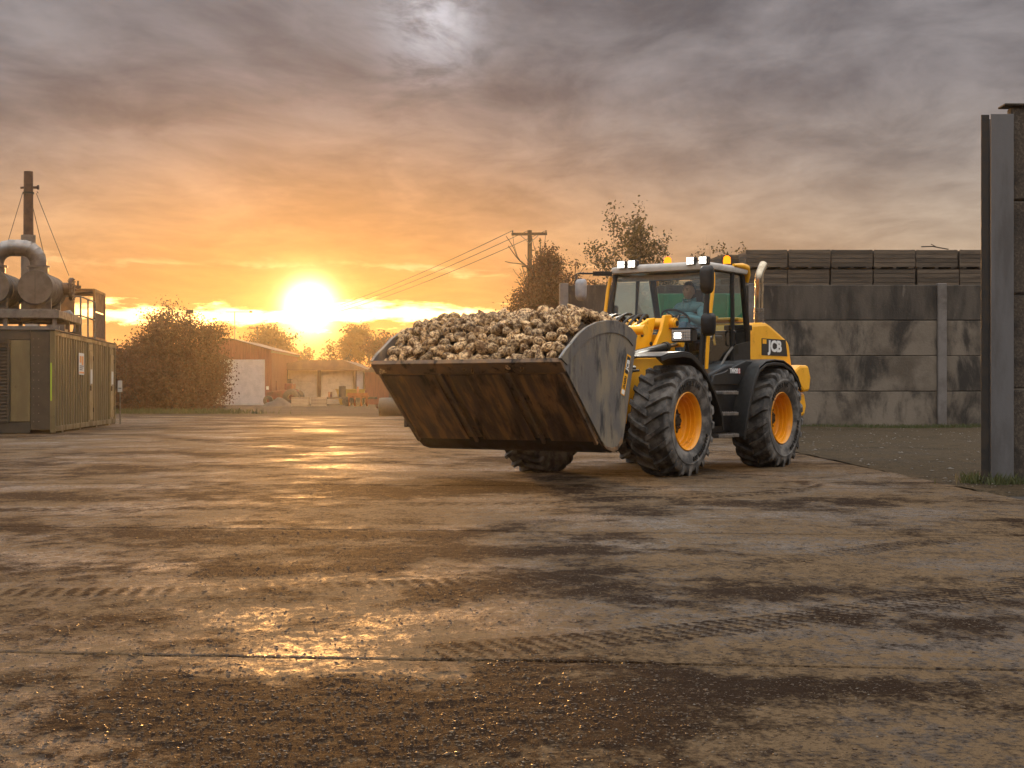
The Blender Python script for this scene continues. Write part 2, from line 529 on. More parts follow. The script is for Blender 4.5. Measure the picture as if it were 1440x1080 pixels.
    def build(self, name, material, parent=None, smooth=False, bevel=0.0, loc=None, angle=40):
        me = bpy.data.meshes.new(name)
        me.from_pydata(self.v, [], self.f)
        mats = material if isinstance(material, (list, tuple)) else [material]
        for m_ in mats:
            me.materials.append(m_)
        if len(mats) > 1:
            me.polygons.foreach_set('material_index', self.mi)
        bm = bmesh.new()
        bm.from_mesh(me)
        bmesh.ops.recalc_face_normals(bm, faces=bm.faces)
        bm.to_mesh(me)
        bm.free()
        if smooth:
            me.shade_smooth()
            me.set_sharp_from_angle(angle=R(angle))
        o = bpy.data.objects.new(name, me)
        col.objects.link(o)
        if parent is not None:
            o.parent = parent
        if loc is not None:
            o.location = loc
        if bevel > 0:
            bv = o.modifiers.new('bevel', 'BEVEL')
            bv.width = bevel
            bv.segments = 2
            bv.limit_method = 'ANGLE'
            bv.angle_limit = R(35)
        return o


def tag(o, label=None, cat=None, group=None, kind=None):
    if label:
        o['label'] = label
    if cat:
        o['category'] = cat
    if group:
        o['group'] = group
    if kind:
        o['kind'] = kind
    return o


def thing(name, label, cat, loc=(0, 0, 0), rotz=0.0, group=None):
    o = bpy.data.objects.new(name, None)
    o.empty_display_size = .2
    o.location = loc
    o.rotation_euler = (0, 0, rotz)
    col.objects.link(o)
    return tag(o, label, cat, group)


def share(src, name, parent=None, loc=(0, 0, 0), rot=(0, 0, 0), scale=(1, 1, 1), material=None):
    o = bpy.data.objects.new(name, src.data)
    for md in src.modifiers:
        if md.type == 'BEVEL':
            b = o.modifiers.new('bevel', 'BEVEL')
            b.width, b.segments, b.limit_method, b.angle_limit = md.width, md.segments, md.limit_method, md.angle_limit
    o.location, o.rotation_euler, o.scale = loc, rot, scale
    if parent is not None:
        o.parent = parent
    col.objects.link(o)
    return o


_glyphs = {}


def glyph(txt, bold=0.0, depth=0.004):
    key = (txt, bold, depth)
    if key not in _glyphs:
        cu = bpy.data.curves.new('txt', 'FONT')
        cu.body = txt
        cu.size = 1.0
        cu.extrude = depth
        cu.offset = bold
        cu.resolution_u = 3
        cu.align_x = 'CENTER'
        cu.align_y = 'CENTER'
        o = bpy.data.objects.new('txt', cu)
        col.objects.link(o)
        dg = bpy.context.evaluated_depsgraph_get()
        me = bpy.data.meshes.new_from_object(o.evaluated_get(dg), depsgraph=dg)
        vs = [tuple(v.co) for v in me.vertices]
        fs = [tuple(p.vertices) for p in me.polygons]
        bpy.data.objects.remove(o)
        bpy.data.meshes.remove(me)
        _glyphs[key] = (vs, fs)
    return _glyphs[key]


def text(mb, txt, origin, right, up, size, sx=1.0, bold=0.0, depth=0.004):
    vs, fs = glyph(txt, bold, depth / size)
    right, up = Vector(right).normalized(), Vector(up).normalized()
    nrm = right.cross(up)
    o = Vector(origin)
    mb.add([o + right * (x * size * sx) + up * (y * size) + nrm * (w * size) for x, y, w in vs], fs)


# ------------------------------------------------------------------ numpy noise
_tab = rng.random((256, 256))


def vnoise(x, y):
    xi, yi = np.floor(x).astype(int), np.floor(y).astype(int)
    fx, fy = x - xi, y - yi
    fx = fx * fx * (3 - 2 * fx)
    fy = fy * fy * (3 - 2 * fy)
    a = _tab[xi & 255, yi & 255]
    b = _tab[(xi + 1) & 255, yi & 255]
    c = _tab[xi & 255, (yi + 1) & 255]
    d = _tab[(xi + 1) & 255, (yi + 1) & 255]
    return (a * (1 - fx) + b * fx) * (1 - fy) + (c * (1 - fx) + d * fx) * fy


def fbm(x, y, o=5, g=0.55):
    t, amp, tot = 0, 1.0, 0
    for i in range(o):
        t = t + amp * vnoise(x * 2 ** i + 17.3 * i, y * 2 ** i + 9.1 * i)
        tot += amp
        amp *= g
    return t / tot


def sstep(v, lo, hi):
    t = np.clip((v - lo) / (hi - lo), 0, 1)
    return t * t * (3 - 2 * t)


# ------------------------------------------------------------------ ground
SLOPE = -0.0955
JOINT0, PITCH = 5.555, 5.17


def patch(X, Y, cx, cy, rx, ry):
    return np.exp(-(((X - cx) / rx) ** 2 + ((Y - cy) / ry) ** 2))


def mud_mask(X, Y):
    n1 = fbm(X * .45 + 3, Y * .45 + 8, 5)
    n2 = fbm(X * 2.5 + 40, Y * 2.0 + 11, 5, .6)
    n3 = fbm(X * 10 + 4, Y * 8 + 3, 3, .6)
    bias = (.20 * patch(X, Y, -.75, 4.75, .75, .42) + .13 * patch(X, Y, -1.9, 8.4, 1.6, .35) + .12 * patch(X, Y, .0, 9.3, 1.1, .25)
            + .13 * patch(X, Y, 1.1, 7.5, .9, .35) + .12 * patch(X, Y, .35, 4.55, .6, .3) + .10 * patch(X, Y, -1.3, 10.6, 1.6, .3)
            + .14 * patch(X, Y, 4.2, 13.5, 1.6, .6) + .08 * patch(X, Y, -.2, 7.2, .8, .3) + .12 * patch(X, Y, -4.2, 14.5, 3, .8)
            + .16 * patch(X, Y, .9, 5.05, .6, .15) + .12 * patch(X, Y, -1.9, 5.2, .9, .2))
    bias = bias - .055 * sstep(X / (.2 * Y + .6), .15, .9) + .03 * sstep(5.6 - Y, 0, .8)
    v = .42 * n1 + .40 * n2 + .18 * n3 + bias
    return sstep(v, .44, .70)


def track(X, Y, pts, width=.42, pitch=.11, skew=.55):
    """height of a tread print following the polyline pts"""
    h = np.zeros_like(X)
    base = 0.0
    for (x0, y0), (x1, y1) in zip(pts[:-1], pts[1:]):
        L = math.hypot(x1 - x0, y1 - y0)
        ux, uy = (x1 - x0) / L, (y1 - y0) / L
        a = (X - x0) * ux + (Y - y0) * uy
        d = (X - x0) * -uy + (Y - y0) * ux
        ok = (a >= 0) & (a < L) & (np.abs(d) < width / 2)
        ph = (a + base + np.abs(d) * skew) / pitch
        prof = sstep(np.abs((ph % 1.0) - .5), .18, .32)
        h = np.where(ok, np.maximum(h, prof * (1 - sstep(np.abs(d), width * .38, width * .5))), h)
        base += L
    return h


def arc_pts(cx, cy, r, a0, a1, n=14):
    return [(cx + r * math.cos(R(a0 + (a1 - a0) * i / n)), cy + r * math.sin(R(a0 + (a1 - a0) * i / n))) for i in range(n + 1)]


TRACKS = [([(-.3, 5.75), (.3, 6.0), (1.2, 6.55), (2.1, 7.25), (3.2, 8.3)], .40, .07, .0),
          ([(-3.0, 7.4), (-1.6, 7.55), (-.2, 7.9), (1.5, 8.8), (3.0, 10.2)], .36, .08, .0),
          (arc_pts(.6, 16.6, 2.6, -75, 5), .45, .13, .6),
          (arc_pts(.2, 16.2, 1.4, -80, -10), .40, .13, .6),
          ([(-5.5, 12.6), (-2.5, 12.9), (.5, 13.6), (2.0, 15.0)], .45, .13, .6),
          ([(-1, 20), (-4, 26), (-9, 36)], .5, .16, .6), ([(1, 20), (-2, 26.5), (-7, 37)], .5, .16, .6)]


def ground_height(X, Y):
    mud = mud_mask(X, Y)
    h = .0055 * mud * (.35 + .9 * fbm(X * 14, Y * 14, 4, .6)) + .006 * (fbm(X * 1.1, Y * 1.1, 3) - .5) + .0065 * (fbm(X * 16, Y * 22, 4, .65) - .5)
    tr = np.zeros_like(X)
    for pts, w, p, sk in TRACKS:
        tr = np.maximum(tr, track(X, Y, pts, w, p, sk) * (.35 + .65 * sstep(fbm(X * 1.3 + 50, Y * 1.3, 3), .30, .52)))
    h = h + .0042 * tr * (.5 + fbm(X * 20, Y * 20, 2))
    return h, np.clip(mud + .7 * tr, 0, 1)


def ground_material(name, dry, wet, mudc, mud_bias=0.0, gold=1.0, rmin=.36, rmax=.85, bumpk=1.0, grit=0.0, spec_wet=.52):
    m = bpy.data.materials.new(name)
    m.use_nodes = True
    t = NT(m.node_tree)
    P = t.n('ShaderNodeNewGeometry').outputs['Position']
    at = t.n('ShaderNodeAttribute')
    at.attribute_name = 'mud'
    mud = at.outputs['Fac']
    Ps = t.vm('MULTIPLY', P, (1.0, .95, 1))
    nb = t.noise(t.vm('ADD', Ps, (4, 2, 0)), .55, 7, .6)
    nm = t.noise(t.vm('ADD', Ps, (14, 2, 0)), 4.0, 8, .65, .4)
    nf = t.noise(P, 38.0, 7, .68)
    nk = t.noise(t.vm('MULTIPLY', P, (1.5, .75, 1)), 13.0, 8, .70, .35)
    ng = t.noise(P, 170.0, 4, .7)
    # smear marks drawn out along the direction of travel
    Pst = t.vm('MULTIPLY', P, (.75, 2.2, 1))
    nst = t.noise(Pst, 3.2, 7, .62, .25)
    n9 = t.noise(t.vm('MULTIPLY', P, (1.45, .75, 1)), 5.5, 9, .72, .5)
    def cen(x, k):
        return t.m('MULTIPLY', t.m('SUBTRACT', x, .5), k)
    mudf = t.m('ADD', t.m('MULTIPLY', mud, .95), cen(nm, 1.3))
    for q_ in (cen(nst, .8), cen(nf, 2.6), cen(nk, 2.2), cen(n9, 1.2)):
        mudf = t.m('ADD', mudf, q_)
    mudf = t.smooth(t.m('ADD', mudf, mud_bias), -.15, .85)
    wetf = t.m('ADD', nb, t.m('MULTIPLY', t.m('SUBTRACT', nm, .5), .5))
    wetf = t.m('ADD', wetf, t.m('MULTIPLY', t.m('SUBTRACT', nk, .5), 1.2))
    wetf = t.m('ADD', wetf, cen(nf, .8))
    wetf = t.m('ADD', wetf, t.m('MULTIPLY', t.m('SUBTRACT', nst, .5), .35))
    wetf = t.smooth(wetf, .42, .70)
    c = t.mix(wetf, dry, wet)
    c = t.mix(mudf, c, mudc)
    ns = t.noise(P, 62.0, 3, .6)
    sp = t.m('MULTIPLY', t.smooth(ns, .56, .66), t.smooth(nk, .38, .60))
    c = t.mix(t.m('MULTIPLY', sp, .85), c, tuple(x * .55 for x in mudc))
    li = t.smooth(ng, .62, .75)
    c = t.mix(t.m('MULTIPLY', li, .35), c, tuple(min(1, x * 1.5) for x in dry))
    b = t.n('ShaderNodeBsdfPrincipled')
    t.put(b.inputs['Base Color'], c)
    rg = t.mixf(wetf, rmax, rmin)
    rg = t.mixf(mudf, rg, .80)
    spc = t.mixf(mudf, t.mixf(wetf, .05, spec_wet), .05)
    rg = t.m('ADD', rg, t.m('MULTIPLY', t.m('SUBTRACT', nf, .5), .30))
    t.put(b.inputs['Roughness'], rg)
    t.put(b.inputs['Specular IOR Level'], spc)
    hgt = t.m('ADD', t.m('MULTIPLY', nm, .010), t.m('ADD', t.m('MULTIPLY', nf, .0075), t.m('MULTIPLY', ng, .0022)))
    hgt = t.m('ADD', hgt, t.m('MULTIPLY', mudf, .005))
    hgt = t.m('ADD', hgt, t.m('MULTIPLY', nk, .022))
    hgt = t.m('ADD', hgt, t.m('MULTIPLY', nst, .006))
    bn = t.n('ShaderNodeBump')
    bn.inputs['Strength'].default_value = 1.0
    bn.inputs['Distance'].default_value = bumpk
    t.put(bn.inputs['Height'], hgt)
    t.put(b.inputs['Normal'], bn.outputs[0])
    o = t.n('ShaderNodeOutputMaterial')
    t.put(o.inputs[0], b.outputs[0])
    return m


M['yard'] = ground_material('muddy wet concrete', (.140, .092, .050), (.078, .048, .024), (.021, .0100, .0038))
M['joint'] = mat('joint dirt', (.02, .015, .01), .85, bump=.01, world_space=True)
M['dirt'] = ground_material('gravelly dirt', (.078, .056, .033), (.056, .040, .024), (.034, .026, .015), .1, rmin=.75, rmax=.95, spec_wet=.08)
M['track'] = ground_material('shaded track', (.085, .060, .036), (.062, .045, .028), (.040, .027, .015), .05, rmin=.7, rmax=.95, spec_wet=.12)  # far ground, with the shade beyond the yard put into its darker colour


def grid_object(name, xs_fn, ys, material, parent=None, zoff=0.0, edge_drop=None, hfun=ground_height):
    """rows at ys (list of callables x->y allowed), columns from xs_fn(row)"""
    rows = len(ys)
    X = np.array([xs_fn(i) for i in range(rows)])
    cols = X.shape[1]
    Y = np.array([ys[i] + SLOPE * X[i] for i in range(rows)])
    H, mud = hfun(X, Y)
    Z = H + zoff
    if edge_drop is not None:
        Z[0, :] = edge_drop
        Z[-1, :] = edge_drop
    me = bpy.data.meshes.new(name)
    V = np.stack([X, Y, Z], -1).reshape(-1, 3)
    i, j = np.meshgrid(np.arange(rows - 1), np.arange(cols - 1), indexing='ij')
    a = (i * cols + j).ravel()
    F = np.stack([a, a + 1, a + cols + 1, a + cols], -1)
    me.vertices.add(len(V))
    me.vertices.foreach_set('co', V.astype(np.float32).ravel())
    me.loops.add(F.size)
    me.loops.foreach_set('vertex_index', F.astype(np.int32).ravel())
    me.polygons.add(len(F))
    me.polygons.foreach_set('loop_start', np.arange(0, F.size, 4, dtype=np.int32))
    me.update(calc_edges=True)
    at = me.attributes.new('mud', 'FLOAT', 'POINT')
    at.data.foreach_set('value', mud.astype(np.float32).ravel())
    me.materials.append(material)
    me.shade_smooth()
    o = bpy.data.objects.new(name, me)
    col.objects.link(o)
    if parent is not None:
        o.parent = parent
    return o


yard = tag(bpy.data.objects.new('concrete_yard', None), 'wide muddy wet concrete yard laid in long slabs', None, kind='structure')
col.objects.link(yard)
XR = 4.75                      # where the slabs stop beside the dirt strip
for k in range(-3, 12):
    y0 = JOINT0 + (k - 1) * PITCH + (.011 if k == 1 else .005)
    y1 = JOINT0 + k * PITCH - (.011 if k == 0 else .005)
    near = 0 < (y0 + y1) / 2 < 33
    if near:
        n_rows = int(np.clip(700 / max(y0, 2.5), 26, 260))
        ys = [y0 + (y1 - y0) * i / (n_rows - 1) for i in range(n_rows)]
        ys = [y0, y0 + .006] + ys[1:-1] + [y1 - .006, y1]
        half = .37 * y1 + 1.2
        nx = int(np.clip(3200 / max(y0, 4.5), 170, 560))
        right = 26.0 if y1 < 15.5 else XR
        hi = min(half, right)
        lo = -half
        xs = np.concatenate([[-40, -30, -22, -16] if lo > -16 else [-40, -30], np.linspace(lo, hi, nx)])
        xs = xs[np.argsort(xs)]
        if right > hi:
            xs = np.concatenate([xs, np.linspace(hi, right, 14)[1:]])
    else:
        ys = [y0, y0 + .006] + list(np.linspace(y0, y1, 12)[1:-1]) + [y1 - .006, y1]
        right = 26.0 if y1 < 15.5 else XR
        xs = np.linspace(-40, right, 120)
    grid_object('concrete_slab', lambda i, xs=xs: xs, ys, M['yard'], yard, 0.0, -.035)
JEND = JOINT0 + 11 * PITCH
MB().box(-40, 26, -21, 64, -.12, -.032).build('joint_bed', M['joint'], yard)


def flat_ground(name, x0, x1, y0, y1, nx, ny, z0, material, amp=.05, fn=None):
    xs = np.linspace(x0, x1, nx)
    ys = np.linspace(y0, y1, ny)
    X, Y = np.meshgrid(xs, ys)
    Z = z0 + amp * (fbm(X * .35, Y * .35, 4) - .5) + amp * .5 * (fbm(X * 2, Y * 2, 3) - .5)
    if fn is not None:
        Z = Z + fn(X, Y)
    me = bpy.data.meshes.new(name)
    V = np.stack([X, Y, Z], -1).reshape(-1, 3)
    i, j = np.meshgrid(np.arange(ny - 1), np.arange(nx - 1), indexing='ij')
    a = (i * nx + j).ravel()
    F = np.stack([a, a + 1, a + nx + 1, a + nx], -1)
    me.from_pydata(V.tolist(), [], F.tolist())
    at = me.attributes.new('mud', 'FLOAT', 'POINT')
    at.data.foreach_set('value', mud_mask(X, Y).astype(np.float32).ravel() * .6)
    me.materials.append(material)
    me.shade_smooth()
    o = bpy.data.objects.new(name, me)
    col.objects.link(o)
    return o


tag(flat_ground('dirt_ground', 4.70, 40, 13.6, 48, 180, 170, .012, M['dirt'], .07, lambda X, Y: -.12 * sstep(-(Y - (15.4 - .1 * X)), -.3, .6)), 'dark gravelly dirt strip in front of the concrete wall', kind='structure')
tag(flat_ground('ground', -160, 160, 61, 330, 120, 120, -.10, M['track'], .10), 'dark farm track and ground running back to the sheds', kind='structure')
MB().box(-160, 160, -24, 331, -.60, -.25).build('base_ground', M['track'])['kind'] = 'structure'


# mud crumbs and grit lying on the yard
def scatter_clods(name, n, xr, yr, smin, smax, material, power=1.0, seed=1, zb=0.0, wedge=True, xlim=None):
    r = np.random.default_rng(seed)
    u = r.random(n)
    Y = yr[0] * (yr[1] / yr[0]) ** u
    if wedge:
        X = (r.random(n) * 2 - 1) * (.36 * Y + .3)
    else:
        X = xr[0] + r.random(n) * (xr[1] - xr[0])
    if xlim is not None:
        keep = (X > xlim[0](Y)) & (X < xlim[1](Y))
        X, Y = X[keep], Y[keep]
    mud = mud_mask(X, Y)
    keep = r.random(len(X)) < .25 + .75 * mud
    X, Y = X[keep], Y[keep]
    n = len(X)
    H, _ = ground_height(X, Y)
    S = smin + (smax - smin) * r.random(n) ** 5.0
    base = np.array([(1, 0, 0), (-1, 0, 0), (0, 1, 0), (0, -1, 0), (0, 0, 1), (0, 0, -.6)], float)
    fc = np.array([(0, 2, 4), (2, 1, 4), (1, 3, 4), (3, 0, 4), (2, 0, 5), (1, 2, 5), (3, 1, 5), (0, 3, 5)])
    J = base[None] * (.6 + .8 * r.random((n, 6, 1)))
    ang = r.random(n) * 6.283
    ca, sa = np.cos(ang)[:, None], np.sin(ang)[:, None]
    sc_ = S[:, None, None] * np.stack([.7 + .8 * r.random(n), .7 + .6 * r.random(n), .28 + .3 * r.random(n)], -1)[:, None, :]
    J = J * sc_
    x = J[..., 0] * ca - J[..., 1] * sa
    y = J[..., 0] * sa + J[..., 1] * ca
    V = np.stack([x + X[:, None], y + Y[:, None], J[..., 2] + (H + zb)[:, None]], -1).reshape(-1, 3)
    F = (fc[None] + (np.arange(n) * 6)[:, None, None]).reshape(-1, 3)
    me = bpy.data.meshes.new(name)
    me.vertices.add(len(V))
    me.vertices.foreach_set('co', V.astype(np.float32).ravel())
    me.loops.add(F.size)
    me.loops.foreach_set('vertex_index', F.astype(np.int32).ravel())
    me.polygons.add(len(F))
    me.polygons.foreach_set('loop_start', np.arange(0, F.size, 3, dtype=np.int32))
    me.update(calc_edges=True)
    me.materials.append(material)
    o = bpy.data.objects.new(name, me)
    col.objects.link(o)
    return o


M['clod'] = mat('mud crumb', (.050, .028, .013), .40, spec=.22, col2=(.10, .07, .042), scale=3, world_space=True, rough2=.55)
M['stone'] = mat('pale grit', (.20, .175, .14), .6, col2=(.10, .085, .065), scale=5, world_space=True, rough2=.7)
tag(scatter_clods('mud_crumbs', 150000, None, (3.6, 24), .0016, .0090, M['clod'], seed=3), 'small crumbs of wet mud scattered over the yard', kind='stuff')
tag(scatter_clods('grit', 16000, None, (3.6, 22), .0012, .005, M['stone'], seed=4), 'pale grit scattered over the yard', kind='stuff')
tag(scatter_clods('gravel', 9000, (4.8, 17), (14.6, 43), .008, .04, M['stone'], seed=5, zb=.015, wedge=False), 'loose gravel on the dirt strip by the wall', kind='stuff')


def grass(name, spots, n, hgt, label, seed=1):
    r = random.Random(seed)
    mb = MB()
    for _ in range(n):
        cx, cy, rx, ry, zz = r.choice(spots)
        x, y = cx + r.gauss(0, rx), cy + r.gauss(0, ry)
        h = hgt * r.uniform(.4, 1.2)
        a = r.uniform(0, 6.28)
        w = h * .06
        lx, ly = r.gauss(0, .3) * h, r.gauss(0, .3) * h
        dx, dy = math.cos(a) * w, math.sin(a) * w
        mb.add([(x - dx, y - dy, zz), (x + dx, y + dy, zz), (x + lx * .4 + dx * .6, y + ly * .4 + dy * .6, zz + h * .6), (x + lx, y + ly, zz + h)], [(0, 1, 2), (0, 2, 3)])
    return tag(mb.build(name, M['grass']), label, kind='stuff')


# ------------------------------------------------------------------ walls on the right
BW_Y = 43.75
bwall = thing('concrete_wall', 'long stained concrete panel wall behind the yellow loader', 'wall', (1.25, BW_Y, 0))
PW, PH = 5.54, 1.042
def panel_mesh(name, w, h, mt, taper=.012):
    mb = MB()
    b = .018
    mb.box(0, w, 0, .16, 0, h)
    o = mb.build(name, mt, bevel=.018)
    return o
posts_x = [1.52 + PW * i for i in range(5)]
pan_src = panel_mesh('concrete_panel', PW - .27, PH - .014, M['concrete_wall'])
pan_src.parent = bwall
pan_top = panel_mesh('concrete_panel', PW - .27, PH - .014, M['concrete_top'])
pan_top.parent = bwall
first = {0: True, 1: True}
for i in range(5):
    for j in range(4):
        srcp = pan_top if j == 3 else pan_src
        loc = (posts_x[i] - 1.25 + .135, .04, j * PH + random.uniform(-.004, .004))
        key = 1 if j == 3 else 0
        if first[key]:
            srcp.location = loc
            first[key] = False
        else:
            o = share(srcp, 'concrete_panel', bwall, loc)
        
for i in range(6):
    MB().box(-.13, .13, -.06, .24, 0, 4.20).build('post', M['post'], bwall, bevel=.02, loc=(posts_x[0] + PW * i - 1.25, 0, 0))
bankm = MB().box(3.0, 31, BW_Y + .35, BW_Y + 9, -.2, 4.10).build('storage_bank', M['bank'])
tag(bankm, 'raised storage ground behind the concrete wall', kind='structure')

# crates stacked behind the wall
_slat_cache = {}
def slat(w, d, h):
    key = (round(w, 2), d, round(h, 3))
    if key not in _slat_cache:
        mb = MB().box(-w / 2, w / 2, -d / 2, d / 2, 0, h)
        o = mb.build('slat', M['crate'])
        me = o.data
        bpy.data.objects.remove(o)
        _slat_cache[key] = me
    return _slat_cache[key]
def slat_obj(parent, w, d, h, loc, rz=0):
    o = bpy.data.objects.new('slat', slat(w, d, h))
    o.location = loc
    o.rotation_euler = (0, 0, rz)
    o.parent = parent
    col.objects.link(o)
cr_r = random.Random(5)
CW, CH = 1.225, .565
cx = 6.95
cidx = 0
crate_xs = []
while cx < 15.4:
    crate_xs.append(cx)
    cx += CW + .045 + (.03 if cr_r.random() < .3 else 0)
def crate(x, y, zz, label, wide=CW, deep=1.5, rz=0.0):
    t = thing('wooden_crate', label, 'crate', (x, y, zz), rz, 'wooden crates stacked behind the concrete wall')
    w = wide
    nb = 4
    sh = (CH - .05) / nb - .014
    for k in range(nb):
        zz_ = .045 + k * (sh + .014)
        for sy in (-1, 1):
            slat_obj(t, w, .022, sh, (cr_r.uniform(-.006, .006), sy * (deep / 2), zz_), cr_r.uniform(-.004, .004))
        if k % 1 == 0 and abs(x - 7.4) < 1.2:
            for sx in (-1, 1):
                slat_obj(t, deep - .03, .022, sh, (sx * (w / 2 - .03), 0, zz_), R(90))
    fb = MB()
    for sx in (-1, 1):
        for sy in (-1, 1):
            fb.box(sx * (w / 2 - .05) - .03, sx * (w / 2 - .05) + .03, sy * (deep / 2 - .05) - .03, sy * (deep / 2 - .05) + .03, 0, CH - .01)
    for sx in (-.38, 0, .38):
        fb.box(sx * w - .05, sx * w + .05, -deep / 2, deep / 2, 0, .042)
    fb.box(-w / 2 + .03, w / 2 - .03, -deep / 2 + .03, deep / 2 - .03, .042, .06)
    if abs(x - 7.4) > 1.2:
        for sx in (-1, 1):
            fb.box(sx * (w / 2 - .015) - .012, sx * (w / 2 - .015) + .012, -deep / 2 + .02, deep / 2 - .02, .05, CH - .03)
    fb.box(-w / 2 + .035, w / 2 - .035, -deep / 2 + .032, -deep / 2 + .05, .061, CH - .04)  # liner board added behind the front slats to stop light through the gaps
    fb.build('crate_frame', M['crate'], t)
    return t
ords = ['first', 'second', 'third', 'fourth', 'fifth', 'sixth', 'seventh', 'eighth']
for row in range(2):
    for i, x in enumerate(crate_xs):
        zz = 4.105 + row * (CH + .02)
        where = 'upper' if row else 'lower'
        xx = x + CW / 2 + cr_r.uniform(-.015, .015)
        if row == 1 and i % 3 == 2:
            zz += .0
        lab = '%s wooden crate from the left in the %s row on top of the wall' % (ords[i % 8], where)
        crate(xx, BW_Y + 1.35 + cr_r.uniform(-.03, .05), zz, lab, rz=cr_r.uniform(-.012, .012))
for j in range(2):
    for row in range(2):
        crate(7.4 - .45 * (j + 1), BW_Y + 1.35 + 1.62 * (j + 1), 4.105 + row * (CH + .02),
              'weathered crate %s in the %s layer of the receding crate end above the cab' % (['second', 'third'][j], ['bottom', 'top'][row]), rz=R(6))
tw = MB()
tw.tube([(13.05, BW_Y + .9, 5.285), (12.8, BW_Y + .85, 5.32), (12.55, BW_Y + .8, 5.36), (12.2, BW_Y + .75, 5.345)], .018, 5)
tw.tube([(12.7, BW_Y + .83, 5.33), (12.5, BW_Y + .8, 5.43)], .012, 5)
tag(tw.build('twig', M['twig']), 'thin dry twig lying on top of the upper crates', 'twig')

# near wall on the right edge
nw = thing('near_concrete_wall', 'dark pebbly concrete panel wall with galvanised steel column at right edge', 'wall', (5.16, 16.4, 0))
cm = MB()
cm.box(.10, .352, 0, .014, -.02, 4.06)         # flange facing the camera
cm.box(.21, .226, .0145, .30, -.02, 4.06)
cm.box(.10, .352, .3005, .314, -.02, 4.06)
cm.build('column', M['column'], nw, bevel=.003)
MB().box(0.0, .088, .02, .034, -.02, 4.055).build('edge_plate', M['chassis'], nw, bevel=.002)
for j in range(4):
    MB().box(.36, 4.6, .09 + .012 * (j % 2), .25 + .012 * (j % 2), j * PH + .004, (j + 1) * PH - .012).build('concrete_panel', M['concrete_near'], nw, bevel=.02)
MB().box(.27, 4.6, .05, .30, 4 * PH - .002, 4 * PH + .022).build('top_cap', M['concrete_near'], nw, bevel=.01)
MB().box(.06, .40, -.08, .40, -.05, .03).build('base_plate', M['chassis'], nw, bevel=.01)
grass('grass_tuft', [(5.33, 16.2, .12, .08, 0), (5.7, 16.3, .3, .08, 0), (5.1, 16.5, .08, .1, 0)], 420, .12, 'grass tuft at the foot of the steel column', 3)
grass('grass_verge', [(x, 42.6 + .5 * math.sin(x), .6, .45, .0) for x in np.linspace(5, 15, 18)], 5200, .11, 'thin grass along the foot of the concrete wall', 4)

# ------------------------------------------------------------------ wheel loader
LO = (1.915, 19.67, 0.0)
LROT = R(236)
loader = thing('wheel_loader', 'yellow and black telescopic wheel loader carrying a full bucket of beets', 'wheel loader', LO, LROT)
L = loader


def B(x0, x1, y0, y1, z0, z1):
    return MB().box(x0, x1, y0, y1, z0, z1)


# chassis and running gear
ch = MB()
ch.box(-2.7, .35, -.42, .42, .62, 1.18)
ch.box(.45, 1.95, -.36, .36, .58, 1.12)
ch.box(.25, .6, -.2, .2, .55, 1.1)
ch.cyl((1.375, -.78, .64), (1.375, .78, .64), .14, n=14)
ch.cyl((-1.375, -.78, .64), (-1.375, .78, .64), .14, n=14)
ch.box(1.2, 1.55, -.22, .22, .42, .9)
ch.box(-1.55, -1.2, -.22, .22, .42, .9)
ch.box(-3.15, -2.6, -.5, .5, .7, 1.0)
ch.build('chassis', M['chassis'], L, bevel=.02)
# tank and body sides between the wheels
tb = MB()
for sy in (-1, 1):
    tb.prism([(-.55, .52), (.50, .46), (.56, .95), (.42, 1.24), (-.1, 1.36), (-.78, 1.38), (-.75, .95)], 'y', sy * .55, sy * .98)
tb.build('side_tank', M['black'], L, bevel=.025)


# tyre, rim, hub built once and shared by the four wheels
def tyre_mesh():
    mb = MB()
    prof = [(.335, .150), (.345, .200), (.375, .222), (.43, .243), (.50, .256), (.505, .262), (.52, .262), (.525, .256), (.565, .252), (.60, .238),
            (.622, .215), (.632, .15), (.636, 0), (.632, -.15), (.622, -.215), (.60, -.238), (.565, -.252), (.525, -.256), (.52, -.262), (.505, -.262),
            (.50, -.256), (.43, -.243), (.375, -.222), (.345, -.200), (.335, -.150)]
    mb.lathe(prof, 72, 'y', close=True)
    nl = 21
    for side in (1, -1):
        for k in range(nl):
            a0 = 2 * math.pi * (k + (.0 if side == 1 else .5)) / nl
            # centre line of a lug: from the crown out to the shoulder and a little down the wall
            pts = [(-.012, .0, .630, .676, .060), (.06, .055, .630, .680, .052), (.14, .125, .626, .680, .052), (.205, .190, .612, .674, .058), (.242, .235, .585, .656, .066), (.262, .262, .555, .600, .058)]
            vs = []
            for y, dang, rb, rt, w in pts:
                a = a0 + dang
                for r_, ww in ((rb, w * 1.25), (rt, w)):
                    for sgn in (-1, 1):
                        t = a + sgn * ww / 2 / r_
                        vs.append((r_ * math.cos(t), side * y, r_ * math.sin(t)))
            fs = []
            for i in range(len(pts) - 1):
                b, c = i * 4, (i + 1) * 4
                fs += [(b, c, c + 2, b + 2), (b + 1, b + 3, c + 3, c + 1), (b + 2, c + 2, c + 3, b + 3), (b, b + 1, c + 1, c)]
            e = (len(pts) - 1) * 4
            fs += [(0, 2, 3, 1), (e, e + 1, e + 3, e + 2)]
            mb.add(vs, fs)
    return mb


